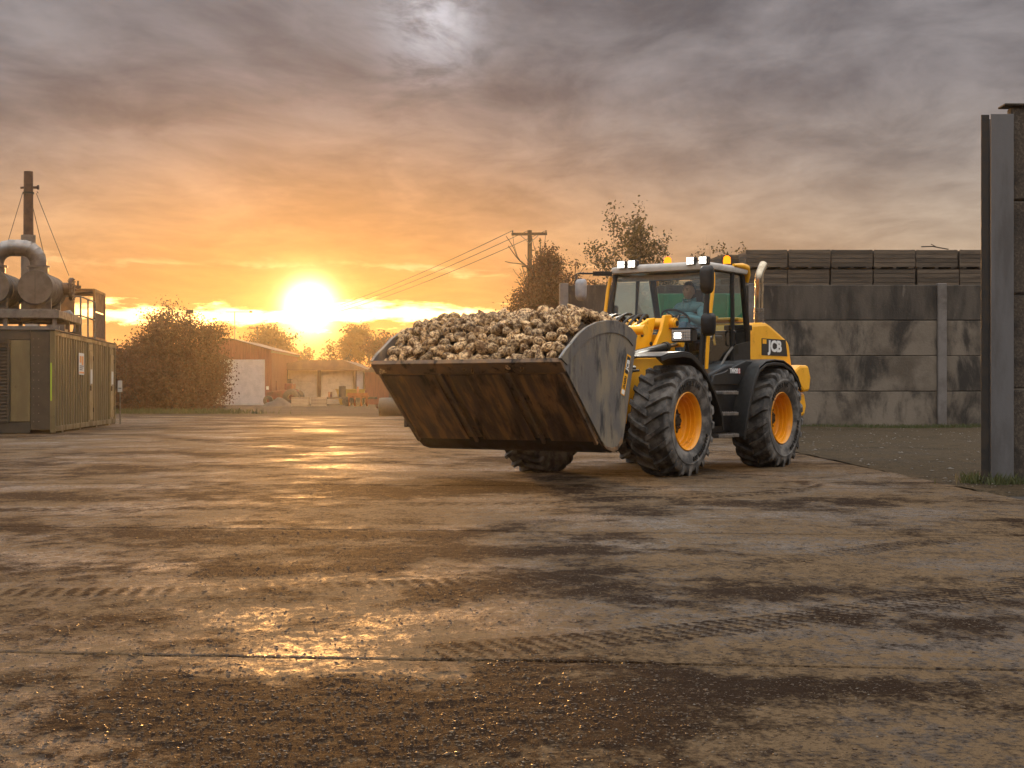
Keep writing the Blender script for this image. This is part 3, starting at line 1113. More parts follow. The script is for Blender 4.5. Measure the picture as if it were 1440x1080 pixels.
def rim_mesh():
    mb = MB()
    prof = [(.352, .196), (.354, .214), (.344, .222), (.334, .214), (.318, .19), (.312, .155), (.300, .15), (.296, .105), (.283, .10), (.278, .055), (.262, .045),
            (.250, .015), (.16, -.005), (.10, -.005), (.10, -.03), (.25, -.03), (.30, .0), (.33, .15)]
    mb.lathe(prof, 56, 'y')
    mb.lathe([(.33, -.20), (.345, -.21), (.30, -.1), (.25, -.03)], 40, 'y')
    return mb


def hub_mesh():
    mb = MB()
    mb.lathe([(0, .085), (.075, .082), (.09, .07), (.095, .03), (.165, .022), (.172, .0), (.172, -.02)], 32, 'y')
    for k in range(10):
        t = 2 * math.pi * k / 10
        mb.cyl((.135 * math.cos(t), .02, .135 * math.sin(t)), (.135 * math.cos(t), .052, .135 * math.sin(t)), .014, n=6)
    for k in range(5):
        t = 2 * math.pi * k / 5 + .2
        mb.cyl((.055 * math.cos(t), .075, .055 * math.sin(t)), (.055 * math.cos(t), .094, .055 * math.sin(t)), .010, n=6)
    return mb


def tyre_text(ang_):
    mb = MB()
    def arc(word, mid, r, size, bold, flip=False):
        step = size * .80 / r
        n = len(word)
        for i, c in enumerate(word):
            # seen from outside (+y looking towards -y): x runs right to left
            t = mid + (i - (n - 1) / 2) * step * (1 if not flip else -1)
            rad = Vector((math.cos(t), 0, math.sin(t)))
            tan = Vector((-math.sin(t), 0, math.cos(t)))
            rad3 = rad
            o = rad * r + Vector((0, .2585, 0))
            if flip:
                text(mb, c, o, -tan, -rad3, size, 1.15, bold, .005)
            else:
                text(mb, c, o, tan, rad3, size, 1.15, bold, .005)
    # seen from outside, +x of the machine is on the left
    arc('MICHELIN', R(ang_), .452, .085 if ang_ < 180 else .075, .02)
    return mb


tyre0 = tyre_mesh().build('tyre', M['rubber'], smooth=True, angle=28)
rim0 = rim_mesh().build('rim', M['orange'], smooth=True, angle=35)
hub0 = hub_mesh().build('hub', M['black'], smooth=True, angle=35)
let0 = tyre_text(85).build('lettering', M['lettering'])
let1 = tyre_text(232).build('lettering', M['lettering'])
protos = [tyre0, rim0, hub0, let0, let1]
wheel_i = 0
for (wx, wy, rz, lab) in ((1.375, .945, 0, 'front wheel beside the grey bucket end'), (-1.375, .945, 0, 'rear wheel below the engine cover'),
                          (1.375, -.945, 180, 'front wheel half hidden below the bucket'), (-1.375, -.945, 180, 'far rear wheel glimpsed between the front wheels')):
    w = bpy.data.objects.new('wheel', None)
    w.location = (wx, wy, .655)
    # each wheel stands at its own turn
    w.rotation_euler = (0, R(17 * wheel_i), R(rz)) if rz == 0 else (0, R(9), R(rz))
    w.parent = L
    w['label'] = lab
    col.objects.link(w)
    for p in protos:
        if wheel_i == 0:
            p.parent = w
        else:
            o = p.copy()
            o.parent = w
            col.objects.link(o)
    wheel_i += 1

# fenders
for sy in (1, -1):
    y0, y1 = (.70, 1.22) if sy == 1 else (-1.22, -.70)
    ff = MB()
    pf = [(2.16, 1.40), (1.98, 1.44), (1.60, 1.465), (1.40, 1.45), (1.17, 1.345), (.98, 1.21), (.82, 1.06), (.68, .88), (.60, .75), (.56, .58)]
    ff.strip(pf[::-1], y0, y1, .022)
    yo = y1 - .02 if sy == 1 else y0
    inner = [(x + (.0 if i > 7 else -.0), z_ - .05) for i, (x, z_) in enumerate(pf)]
    ff.strip([(p[0] - .012, p[1] - .045) for p in pf][::-1], yo, yo + .02, .045)
    ff.build('front_fender', M['plastic'], L, smooth=True, bevel=.006)
    rf = MB()
    pr = [(-.10, .44), (-.20, .70), (-.30, .93), (-.42, 1.17), (-.56, 1.335), (-.78, 1.42), (-1.05, 1.445), (-1.35, 1.435), (-1.62, 1.36), (-1.84, 1.22), (-1.95, 1.08)]
    y0, y1 = (.60, 1.20) if sy == 1 else (-1.20, -.60)
    rf.strip(pr, y0, y1, .022)
    yo = y1 - .018 if sy == 1 else y0
    rf.strip([(p[0], p[1] - .04) for p in pr], yo, yo + .018, .04)
    # shoulder running forward to the door sill
    rf.prism([(-.60, 1.30), (-.80, 1.41), (-.55, 1.418), (-.30, 1.36), (.10, 1.26), (.38, 1.22), (.46, 1.10), (-.30, 1.10)], 'y', y0 if sy == 1 else -1.02, 1.02 if sy == 1 else y1)
    rf.build('rear_fender', M['plastic'], L, smooth=True, bevel=.008)
    # steps
    for k, (zs, xa, xb) in enumerate(((1.005, .04, .50), (.74, .04, .54), (.465, .02, .60))):
        st = MB()
        ya, yb = (.96, 1.19) if sy == 1 else (-1.19, -.96)
        st.box(xa, xb, ya, yb, zs - .03, zs + .012)
        so = st.build('step', M['steel'], L, bevel=.005)
        g = MB()
        ye = yb if sy == 1 else ya
        for q in range(9):
            xx = xa + (xb - xa) * (q + .5) / 9
            g.box(xx - .012, xx + .012, ya + .02, yb - .02, zs + .0125, zs + .022)
        g.build('tread_bar', M['edge'], so)

# front frame and boom tower
fr = MB()
fr.prism([(.40, .62), (1.95, .62), (2.02, .95), (1.75, 1.20), (1.42, 1.42), (.62, 1.44), (.38, 1.15)], 'y', -.40, -.30)
fr.prism([(.40, .62), (1.95, .62), (2.02, .95), (1.75, 1.20), (1.42, 1.42), (.62, 1.44), (.38, 1.15)], 'y', .30, .40)
fr.box(.5, 1.7, -.30, .30, .9, 1.0)
fr.build('front_frame', M['yellow'], L, bevel=.012)
tp = MB()
for y0, y1 in ((-.385, -.335), (.335, .385)):
    tp.prism([(.33, 2.00), (.50, 1.985), (.60, 1.78), (.86, 1.48), (.86, 1.40), (.22, 1.40), (.24, 1.83)], 'y', y0, y1)
tp.box(.24, .33, -.335, .335, 1.42, 1.75)
tpo = tp.build('boom_tower', M['yellow'], L, bevel=.012)
pm = MB()
pm.cyl((.335, -.45, 1.885), (.335, .45, 1.885), .075, n=22)
pm.cyl((.335, .45, 1.885), (.335, .465, 1.885), .058, .05, n=20)
pm.build('pivot_pin', M['yellow'], tpo, smooth=True)
MB().cyl((.335, .466, 1.885), (.335, .472, 1.885), .036, n=16).build('pin_cap', M['chassis'], tpo, smooth=True)
bm_ = MB()
for y0, y1 in ((-.28, -.235), (.235, .28)):
    bm_.prism([(.55, 1.955), (.72, 1.94), (1.14, 1.78), (1.46, 1.62), (2.45, 1.20), (2.75, 1.05), (2.78, .85), (2.6, .80), (1.5, 1.22), (.95, 1.46), (.72, 1.52)], 'y', y0, y1)
bm_.prism([(.75, 1.90), (1.14, 1.755), (1.46, 1.60), (2.45, 1.18), (2.45, .98), (1.5, 1.34), (.95, 1.56)], 'y', -.234, .234)
bo = bm_.build('loader_boom', M['yellow'], L, bevel=.014)
ct = MB()
ct.cyl((1.12, -.40, 1.775), (1.12, .42, 1.775), .058, n=20)
ct.cyl((1.12, .42, 1.775), (1.12, .44, 1.775), .066, n=20)
ct.build('cross_tube', M['yellow'], bo, smooth=True)
bt = MB()
for (bx, bz) in ((.93, 1.72), (.70, 1.62), (1.32, 1.55), (1.1, 1.5)):
    bt.cyl((bx, .28, bz), (bx, .296, bz), .026, n=6)
bt.build('bolt', M['chassis'], bo)
# quick hitch between boom and bucket
qh = MB()
for y in (-.52, .47):
    qh.prism([(2.62, .78), (2.78, .60), (3.02, .58), (3.00, .94), (2.86, 1.45), (2.76, 1.45)], 'y', y, y + .05)
qh.cyl((2.8, -.55, 1.38), (2.8, .55, 1.38), .05, n=14)
qh.cyl((2.80, -.55, .72), (2.80, .55, .72), .05, n=14)
qh.cyl((2.72, -.45, .93), (2.72, .45, .93), .07, n=14)
qh.build('quick_hitch', M['black'], L, bevel=.008)
# tilt links seen beside the bucket end
tl = MB()
tl.bar((2.75, .40, 1.42), (2.10, .44, 1.46), .05, .10)
tl.bar((2.10, .44, 1.46), (1.55, .42, 1.25), .05, .10)
tl.build('tilt_link', M['black'], L, bevel=.01)
# hydraulic cylinder in front of the fender
hc = MB()
hc.cyl((1.62, .50, 1.445), (.72, .50, 1.575), .052, n=18)
hc.cyl((.74, .50, 1.572), (.68, .50, 1.581), .062, n=18)
hcp = hc.build('hydraulic_cylinder', M['black'], L, smooth=True)
MB().cyl((.68, .50, 1.581), (.36, .50, 1.627), .028, n=12).build('piston_rod', M['chrome'], hcp, smooth=True)
MB().cyl((.36, .44, 1.627), (.36, .56, 1.627), .05, n=14).build('rod_eye', M['yellow'], hcp, smooth=True)
hr = random.Random(3)
for k in range(7):
    y = -.24 + k * .065
    h = MB()
    x0 = 1.45 - .07 * k + hr.uniform(-.03, .03)
    pts = []
    zt = 1.985 + hr.uniform(-.02, .03)
    for i in range(9):
        u = i / 8
        xx = x0 + (.42 - x0) * u
        zz = (1.66 - .02 * k) + (zt - 1.66 + .02 * k) * math.sin(min(1, u * 1.5) * math.pi / 2) - .16 * max(0, u - .75) / .25
        pts.append((xx, y + .03 * math.sin(u * 4 + k), zz))
    h.tube(pts, .019, 8)
    h.build('hydraulic_hose', M['plastic'], L, smooth=True)
for k in range(3):
    MB().tube([(1.62 - .03 * k, .34 + .03 * k, 1.50), (1.66, .37 + .03 * k, 1.38), (1.63, .38 + .03 * k, 1.24), (1.70, .38 + .03 * k, 1.08), (1.85, .36, .98)], .016, 7).build('hydraulic_hose', M['chrome' if k == 1 else 'plastic'], L, smooth=True)
# clutter under the front fender: guards and hose bundle
gd = MB()
gd.strip([(2.05, 1.02), (1.98, 1.18), (1.82, 1.27), (1.66, 1.28)], .40, .66, .03)
gd.tube([(1.95, .50, 1.05), (2.02, .55, 1.2), (1.88, .58, 1.3), (1.6, .55, 1.3)], .03, 8)
gd.build('hose_guard', M['chassis'], L, bevel=.008)
# headlamps
for sy in (1, -1):
    hl = MB()
    hl.box(.70, .86, sy * .80 - .145, sy * .80 + .145, 1.625, 1.79)
    ho = hl.build('headlamp', M['black'], L, bevel=.02)
    ln, lt = MB(), MB()
    for i in range(8):
        for j in range(4):
            y_ = sy * .80 - .128 + i * .0325
            (lt if sy == 1 and i in (1, 2, 3) and j in (1, 2) else ln).box(.862, .872, y_ + .002, y_ + .030, 1.640 + j * .035, 1.671 + j * .035)
    if sy == 1:
        lt.build('lit_lens', M['lampglow'], ho, bevel=.003)
    ln.build('lens', M['lens'], ho, bevel=.003)
    br = MB()
    br.tube([(.72, sy * .80, 1.62), (.68, sy * .80, 1.52), (.70, sy * .78, 1.44)], .022, 8)
    br.bar((.78, sy * .62, 1.80), (.78, sy * .98, 1.80), .14, .014)
    br.bar((.68, sy * .80, 1.79), (.45, sy * .72, 1.81), .03, .03)
    br.build('lamp_bracket', M['black'], ho, bevel=.004)

# bucket ------------------------------------------------------------------
BHW = 1.225
bk = MB()
prof = [(4.365, 1.345), (3.55, .475), (3.46, .415), (3.34, .385), (3.22, .405), (3.13, .50), (3.09, .62), (2.98, 1.05), (2.84, 1.55), (2.82, 1.66)]
bk.strip(prof, -BHW, BHW, .022)
bucket = bk.build('bucket', M['bucket'], L, smooth=True, bevel=.004)
d0 = Vector((3.55 - 4.365, .475 - 1.345)).normalized()      # down the floor from the lip
nb_ = Vector((d0.y, -d0.x))                                     # points away from the load
if nb_.y > 0:
    nb_ = -nb_
def floorpt(s_, off):
    return (4.365 + d0.x * s_ + nb_.x * off, 1.345 + d0.y * s_ + nb_.y * off)
ce = MB()
ce.prism([floorpt(-.02, .004), floorpt(.150, .0225), floorpt(.150, .046), floorpt(.0, .044)], 'y', -BHW - .03, BHW + .03)
ce.build('cutting_edge', M['bucket'], bucket, bevel=.004)
for (ya, yb) in ((-1.17, -.46), (-.26, .44), (.64, 1.19)):
    p = MB()
    # slanted plates, shifted along their length a little
    p.prism([floorpt(.185, .0225), floorpt(1.16, .0225), floorpt(1.16, .040), floorpt(.185, .040)], 'y', ya, yb)
    p.build('wear_plate', M['wearplate'], bucket, bevel=.003)
for y in (-1.19, -.36, .54, 1.205):
    p = MB()
    p.prism([floorpt(.152, .021), floorpt(1.19, .021), floorpt(1.19, .060), floorpt(.152, .060)], 'y', y - .022, y + .016)
    p.prism([(3.55, .45), (3.46, .39), (3.34, .358), (3.22, .372), (3.10, .46), (3.12, .52), (3.22, .42), (3.34, .40), (3.46, .42)], 'y', y - .05, y + .05)
    p.build('rib', M['bucket'], bucket, bevel=.004)
wl = MB()
wl.strip([(3.60, .50), (3.46, .389), (3.34, .358), (3.2, .375), (3.08, .47)], -BHW, BHW, .012)
wl.build('heel_plate', M['chassis'], bucket, smooth=True)
side = [(4.40, 1.355), (4.30, 1.44), (4.19, 1.51), (4.04, 1.615), (3.88, 1.69), (3.68, 1.75), (3.46, 1.78), (3.26, 1.785), (3.08, 1.76), (2.92, 1.71), (2.79, 1.63),
        (2.80, 1.55), (2.94, 1.05), (3.05, .62), (3.09, .49), (3.16, .41), (3.26, .375), (3.37, .385), (3.47, .42), (3.56, .485)]
rimband_o = side[0:11]
for sy in (1, -1):
    sp_ = MB()
    ya, yb = (BHW + .001, BHW + .026) if sy == 1 else (-BHW - .026, -BHW - .001)
    sp_.prism(side, 'y', ya, yb)
    so = sp_.build('side_plate', M['sideplate'], bucket, bevel=.004)
    rb = MB()
    cxp, czp = 3.45, .85
    path = [(x + (cxp - x) * .0, z_) for x, z_ in rimband_o]
    inner = [(x + (cxp - x) * .145, z_ + (czp - z_) * .145) for x, z_ in rimband_o]
    ya2, yb2 = (yb, yb + .012) if sy == 1 else (ya - .012, ya)
    n = len(path)
    vs = [(x, ya2, z_) for x, z_ in path] + [(x, ya2, z_) for x, z_ in inner] + [(x, yb2, z_) for x, z_ in path] + [(x, yb2, z_) for x, z_ in inner]
    fs = []
    for i in range(n - 1):
        fs += [(i, i + 1, n + i + 1, n + i), (2 * n + i, 3 * n + i, 3 * n + i + 1, 2 * n + i + 1), (i, 2 * n + i, 2 * n + i + 1, i + 1), (n + i, n + i + 1, 3 * n + i + 1, 3 * n + i)]
    fs += [(0, n, 3 * n, 2 * n), (n - 1, 3 * n - 1, 4 * n - 1, 2 * n - 1)]
    rb.add(vs, fs)
    rb.build('rim_band', M['sideplate'], bucket, bevel=.003)
# top rear cross beam of the bucket
MB().bar((2.84, -BHW, 1.60), (2.84, BHW, 1.60), .12, .16).build('top_beam', M['bucket'], bucket, bevel=.01)
# decal down the rear edge of the side plate
dc = MB()
da, db = Vector((2.925, 1.40)), Vector((3.075, .96))
dd = (db - da).normalized()
dn = Vector((-dd.y, dd.x))          # towards the front of the bucket
if dn.x < 0:
    dn = -dn
yd = BHW + .0265
q = [da, db, db + dn * .085, da + dn * .085]
dc.prism([(p.x, p.y) for p in q], 'y', yd, yd + .003)
dco = dc.build('bucket_decal', M['yellow'], bucket)
bb = MB()
q = [da + dd * .02 + dn * .008, da + dd * .215 + dn * .008, da + dd * .215 + dn * .077, da + dd * .02 + dn * .077]
bb.prism([(p.x, p.y) for p in q], 'y', yd + .003, yd + .005)
bb.build('decal_block', M['logo_black'], bucket)
def decal_text(word, along, size, mt, sx=1.0, bold=.03):
    t_ = MB()
    c = da + dd * along + dn * .0425
    # reads from the bottom up, letter tops towards the front
    text(t_, word, (c.x, yd + .0065, c.y), (-dd.x, 0, -dd.y), (dn.x, 0, dn.y), size, sx, bold, .0015)
    t_.build('decal_text', mt, bucket)
decal_text('JCB', .118, .078, M['logo_white'], 1.0, .035)
decal_text('AGRI', .315, .062, M['logo_black'], 1.0, .01)
q = [da + dd * .405 + dn * .012, da + dd * .455 + dn * .012, da + dd * .455 + dn * .073, da + dd * .405 + dn * .073]
MB().prism([(p.x, p.y) for p in q], 'y', yd + .003, yd + .005).build('decal_patch', M['logo_white'], bucket)
# little bracket on the far lower corner
MB().box(3.62, 3.74, -1.30, -1.245, .60, .70).build('lifting_lug', M['chassis'], bucket, bevel=.008)

# cab ---------------------------------------------------------------------
HC = .735
# floor, rear bulkhead, lower door sill
cb = MB()
cb.prism([(.22, 1.18), (.22, 1.26), (-.02, 1.30), (-1.35, 1.30), (-1.35, 1.18)], 'y', -.66, .66)
cb.box(-1.36, -1.30, -.66, .66, 1.30, 1.82)
cb.build('cab_floor', M['plastic'], L, bevel=.01)
# pillars: near/far A, B, C posts plus rails
AP = lambda sy: [(.16, sy * .70, 1.28), (.10, sy * .705, 1.60), (.02, sy * .71, 2.0), (-.12, sy * .70, 2.60)]
for sy in (1, -1):
    p = MB()
    p.tube(AP(sy), .034, 8)
    p.build('a_pillar', M['plastic'], L, smooth=True)
    p = MB()
    p.tube([(-.72, sy * .735, 1.42), (-.72, sy * .74, 2.0), (-.76, sy * .715, 2.60)], .030, 8)
    p.build('b_pillar', M['plastic'], L, smooth=True)
    p = MB()
    p.tube([(-1.34, sy * .66, 1.35), (-1.33, sy * .67, 1.8), (-1.22, sy * .68, 2.2), (-1.12, sy * .68, 2.60)], .045, 8)
    p.build('c_pillar', M['plastic'], L, smooth=True)
    # yellow grab rail in front of the A pillar
    p = MB()
    p.tube([(-.10, sy * .765, 2.55), (-.06, sy * .785, 2.40), (.02, sy * .785, 2.05), (.10, sy * .785, 1.62), (.14, sy * .785, 1.30)], .024, 10)
    p.build('grab_rail', M['yellow'], L, smooth=True)
    # door sill rail curving over the fender
    p = MB()
    p.tube([(.10, sy * .74, 1.285), (-.15, sy * .75, 1.30), (-.36, sy * .755, 1.37), (-.52, sy * .755, 1.50), (-.70, sy * .75, 1.60)], .016, 8)
    p.build('door_sill', M['frame_steel'], L, smooth=True)
    # roof side rail
    p = MB()
    p.tube([(-.10, sy * .705, 2.60), (-.7, sy * .715, 2.61), (-1.14, sy * .69, 2.60)], .030, 8)
    p.build('roof_rail', M['plastic'], L, smooth=True)


def pane(name, quad, ny=1, bulge=0.0, glass='glass'):
    a, b, c, d = [Vector(p) for p in quad]     # a-b bottom, d-c top
    mb = MB()
    N = 10
    vs = []
    nrm = (b - a).cross(d - a).normalized()
    for i in range(N + 1):
        u = i / N
        for j in range(N + 1):
            v = j / N
            p = (a * (1 - u) + b * u) * (1 - v) + (d * (1 - u) + c * u) * v
            vs.append(p + nrm * bulge * math.sin(math.pi * u) * (0.6 + .4 * math.sin(math.pi * v)))
    fs = [(i * (N + 1) + j, (i + 1) * (N + 1) + j, (i + 1) * (N + 1) + j + 1, i * (N + 1) + j + 1) for i in range(N) for j in range(N)]
    mb.add(vs, fs)
    return mb.build(name, M[glass], L, smooth=True)


pane('windscreen', [(.17, .675, 1.30), (.17, -.675, 1.30), (-.13, -.675, 2.57), (-.13, .675, 2.57)][::-1], bulge=-.06)
for sy in (1, -1):
    pane('door_glass', [(.10, sy * .722, 1.32), (-.68, sy * .735, 1.50), (-.74, sy * .715, 2.58), (-.10, sy * .712, 2.58)], bulge=.0, glass='glass' if sy == 1 else 'tinted')
    pane('quarter_glass', [(-.75, sy * .735, 1.52), (-1.30, sy * .675, 1.52), (-1.12, sy * .69, 2.57), (-.78, sy * .716, 2.57)], bulge=.0, glass='glass' if sy == 1 else 'tinted')
pane('rear_window', [(-1.33, -.62, 1.86), (-1.33, .62, 1.86), (-1.13, .62, 2.55), (-1.13, -.62, 2.55)], glass='tinted')
# lower quarter panel below the rear glass
for sy in (1, -1):
    MB().prism([(-.74, 1.42), (-1.34, 1.42), (-1.335, 1.70), (-.74, 1.62)], 'y', sy * .70 - .012, sy * .70 + .012).build('quarter_panel', M['plastic'], L)
# roof
rf = MB()
ringz = [(2.600, .0), (2.64, .045), (2.675, .03), (2.70, -.05), (2.712, -.22)]
out = []
corner = []
def roof_ring(inset, zz):
    x0, x1, y = -.03 + inset * .6, -1.20 - inset, .735 + inset
    r_ = .14
    pts = []
    for (cx_, cy_, a0) in ((x0 - r_, y - r_, 0), (x1 + r_, y - r_, 90), (x1 + r_, -y + r_, 180), (x0 - r_, -y + r_, 270)):
        for k in range(6):
            a = R(a0 + 90 * k / 5)
            pts.append((cx_ + r_ * math.cos(a), cy_ + r_ * math.sin(a), zz))
    return pts
rings = [roof_ring(i, z_) for z_, i in ((2.592, -.19), (2.592, 0.0), (2.60, .03), (2.645, .04), (2.68, .02), (2.70, -.06), (2.71, -.17), (2.70, -.19))]
nr = len(rings[0])
vs = [p for r_ in rings for p in r_]
fs = []
for i in range(len(rings)):
    i2 = (i + 1) % len(rings)
    for k in range(nr):
        k2 = (k + 1) % nr
        fs.append((i * nr + k, i * nr + k2, i2 * nr + k2, i2 * nr + k))
rf.add(vs, fs)
roof = rf.build('roof', M['visor'], L, smooth=True, angle=50)
MB().box(-1.12, -.66, -.62, .62, 2.560, 2.588).build('headliner', M['headliner'], L, bevel=.008)
MB().box(-1.04, -.66, -.575, .575, 2.640, 2.705).build('roof_panel', M['visor'], L, bevel=.01)
MB().box(-.655, -.13, -.56, .56, 2.690, 2.696).build('roof_window', M['glass'], L)  # unseen roof opening and glass, added to let sky light reach the driver
# sun blind along the top of the windscreen, inside
MB().prism([(-.14, 2.56), (-.155, 2.49), (-.165, 2.49), (-.17, 2.56)], 'y', -.62, .62).build('sun_blind', M['headliner'], L)
yc = MB()
for sy in (1, -1):
    yc.tube([(-.72, sy * .755, 2.695), (-.98, sy * .755, 2.70), (-1.16, sy * .735, 2.685), (-1.25, sy * .705, 2.60), (-1.26, sy * .69, 2.50)], [.02, .040, .05, .048, .03], 10)
yc.box(-1.26, -1.20, -.68, .68, 2.62, 2.70)
yc.build('roof_corner', M['yellow'], L, smooth=True)
# work lights
for y in (-.53, -.37, .50, .68):
    wl_ = B(-.07, .035, y - .06, y + .06, 2.655, 2.76).build('work_light', M['black'], L, bevel=.012)
    e = MB()
    for a in (-1, 1):
        for b in (-1, 1):
            e.box(.036, .044, y + a * .027 - .022, y + a * .027 + .022, 2.7075 + b * .024 - .019, 2.7075 + b * .024 + .019)
    e.build('led', M['led'], wl_)
for (bx, by) in ((-.85, -.30), (-1.13, .46)):
    bz = 2.70
    st_ = MB().cyl((bx, by, bz), (bx, by, bz + .05), .055, .05, n=18).build('beacon', M['black'], L, smooth=True)
    MB().lathe([(.05, 0), (.052, .05), (.045, .095), (.02, .115), (0, .118)], 18, 'z').build('beacon_lens', M['amber'], st_, smooth=True, loc=(bx, by, bz + .05))
MB().tube([(-.55, -.3, 2.715), (-.55, -.3, 2.74), (-.55, .35, 2.74), (-.55, .35, 2.715)], .008, 6).build('roof_bar', M['black'], L, smooth=True)
# mirrors
mb = MB()
mb.bar((-.05, -.72, 2.60), (.12, -.92, 2.60), .05, .06)
mb.tube([(.10, -.90, 2.60), (.30, -1.02, 2.595), (.36, -1.03, 2.58), (.37, -1.03, 2.50), (.37, -1.03, 2.28)], .014, 8)
mo = mb.build('mirror_arm', M['black'], L, smooth=True, bevel=.004)
mh = MB()
def mirror_body(mh, cx_, cy_, cz_, w, h, d, top=1.0):
    N = 24
    secs = [(-d, .55), (-d * .7, .85), (0, 1.0), (d * .25, .96)]
    vs = []
    for xx, sc_ in secs:
        for k in range(N):
            a = 2 * math.pi * k / N
            c, s_ = math.cos(a), math.sin(a)
            e = .45
            yy = math.copysign(abs(c) ** e, c) * w / 2 * sc_
            zz = math.copysign(abs(s_) ** e, s_) * h / 2 * sc_
            vs.append((cx_ - xx, cy_ + yy * (1 + .10 * zz / h), cz_ + zz))
    fs = []
    for i in range(len(secs) - 1):
        for k in range(N):
            fs.append((i * N + k, i * N + (k + 1) % N, (i + 1) * N + (k + 1) % N, (i + 1) * N + k))
    fs += [tuple(range(N - 1, -1, -1)), tuple((len(secs) - 1) * N + k for k in range(N))]
    mh.add(vs, fs)
mirror_body(mh, .37, -.95, 2.37, .17, .29, .05)
mh.build('mirror', M['mirror'], L, smooth=True)['label'] = 'pale grey mirror on the long arm above the beets'
mh = MB()
mirror_body(mh, .35, .90, 2.43, .19, .36, .07)
mh.build('mirror', M['plastic'], L, smooth=True)
mh = MB()
mirror_body(mh, .35, .92, 1.86, .20, .29, .07)
mh.box(.43, .436, .85, .99, 1.86, 1.866)
mh.build('mirror', M['black'], L, smooth=True)
mb = MB()
mb.tube([(-.04, .74, 2.55), (.15, .86, 2.56), (.33, .88, 2.50)], .018, 8)
mb.tube([(.05, .74, 1.92), (.2, .86, 1.92), (.33, .90, 1.90)], .016, 8)
mb.tube([(.10, .74, 1.78), (.2, .86, 1.78), (.33, .90, 1.80)], .016, 8)
mb.tube([(.33, .905, 2.28), (.345, .91, 2.0)], .018, 8)
mb.build('mirror_arm', M['black'], L, smooth=True)
# interior
se = MB()
se.box(-1.08, -.60, -.24, .26, 1.56, 1.68)
se.prism([(-1.08, 1.66), (-.98, 1.66), (-1.06, 2.24), (-1.16, 2.22)], 'y', -.22, .24)
se.box(-1.0, -.66, -.18, .2, 1.30, 1.56)
se.box(-1.12, -.50, .30, .42, 1.70, 1.78)
se.build('seat', M['plastic'], L, bevel=.03)
MB().prism([(-1.14, 2.24), (-1.06, 2.25), (-1.08, 2.42), (-1.15, 2.41)], 'y', -.10, .12).build('headrest', M['plastic'], L, bevel=.02)
sc_ = MB()
sc_.prism([(.02, 1.28), (-.10, 1.28), (-.42, 1.92), (-.36, 1.98), (-.20, 1.78)], 'y', -.05, .07)
sc_.box(-.12, .10, -.5, .55, 1.30, 1.48)
sc_.build('steering_column', M['plastic'], L, bevel=.015)
sw = MB()
ax = Vector((-.55, 0, .84)).normalized()
cW = Vector((-.46, .03, 2.00))
u_ = Vector((ax.z, 0, -ax.x)).normalized()
v_ = Vector((0, 1, 0))
sw.tube([cW + (u_ * math.cos(t) + v_ * math.sin(t)) * .19 for t in [2 * math.pi * k / 28 for k in range(29)]], .016, 8, caps=False)
for t in (90, 210, 330):
    sw.bar(cW, cW + (u_ * math.cos(R(t)) + v_ * math.sin(R(t))) * .185, .03, .012)
sw.cyl(cW - ax * .06, cW + ax * .012, .045, n=14)
sw.build('steering_wheel', M['black'], L, smooth=True)
MB().tube([(-.30, .69, 1.62), (-.33, .66, 1.70), (-.35, .66, 1.92), (-.37, .69, 2.00)], .016, 8).build('door_handrail', M['yellow'], L, smooth=True)
dh = MB()
dh.tube([(-.68, .77, 1.62), (-.68, .80, 1.64), (-.68, .80, 1.80), (-.68, .77, 1.82)], .014, 8)
dh.build('door_handle', M['black'], L, smooth=True)
MB().tube([Vector((-.06, .738, 1.80)) + Vector((.02 * math.cos(t), 0, .09 * math.sin(t))) + Vector((.03 * math.cos(t), 0, 0)) for t in [2 * math.pi * k / 18 for k in range(19)]], .010, 6, caps=False).build('window_ring', M['steel'], L, smooth=True)
MB().bar((-.32, .55, 1.85), (-.62, .5, 2.02), .03, .015).build('control_lever', M['steel'], L)
# wiper
MB().tube([(.15, .1, 1.42), (.14, .32, 1.75), (.05, .36, 2.02)], .010, 6).build('wiper', M['black'], L, smooth=True)

# badge below the door
bd = MB()
bd.box(-.36, .0, 1.022, 1.026, 1.235, 1.318)
bdo = bd.build('model_badge', M['logo_black'], L)
t_ = MB()
text(t_, 'TM420', (-.165, 1.028, 1.277), (-1, 0, 0), (0, 0, 1), .085, 1.0, .03, .002)
t_.build('badge_text', M['logo_white'], bdo)
MB().box(-.352, -.295, 1.0262, 1.0275, 1.242, 1.312).build('badge_square', M['red'], bdo)
t_ = MB()
text(t_, 'S', (-.323, 1.029, 1.277), (-1, 0, 0), (0, 0, 1), .08, 1.0, .02, .002)
t_.build('badge_text', M['logo_white'], bdo)

# engine cover -------------------------------------------------------------
HB = .62
ec = MB()
pe = [(-1.50, 1.30), (-1.50, 1.80), (-1.62, 1.96), (-2.08, 1.99), (-2.24, 1.95), (-2.80, 1.76), (-2.88, 1.70), (-2.98, 1.38), (-2.98, 1.22)]
n = len(pe)
ec.prism(pe, 'y', -HB, HB)
ec.build('engine_cover', M['yellow'], L, bevel=.05)
rr = MB()
rr.prism([(-2.60, 1.30), (-2.90, 1.40), (-3.20, 1.40), (-3.30, 1.22), (-3.24, 1.02), (-3.02, 1.00)], 'y', -.78, .78)
rr.prism([(-3.0, 1.0), (-3.24, 1.0), (-3.32, .80), (-3.25, .66), (-2.9, .62)], 'y', -.70, .70)
rr.build('counterweight', M['yellow'], L, bevel=.04)
MB().prism([(-1.30, 1.30), (-1.55, 1.30), (-1.55, 1.86), (-1.42, 1.86), (-1.36, 1.60)], 'y', -.60, .60).build('engine_bulkhead', M['black'], L, bevel=.02)
lp = MB()
lp.prism([(-1.90, 1.525), (-2.78, 1.525), (-2.72, 1.76), (-1.90, 1.76)], 'y', HB + .002, HB + .006)
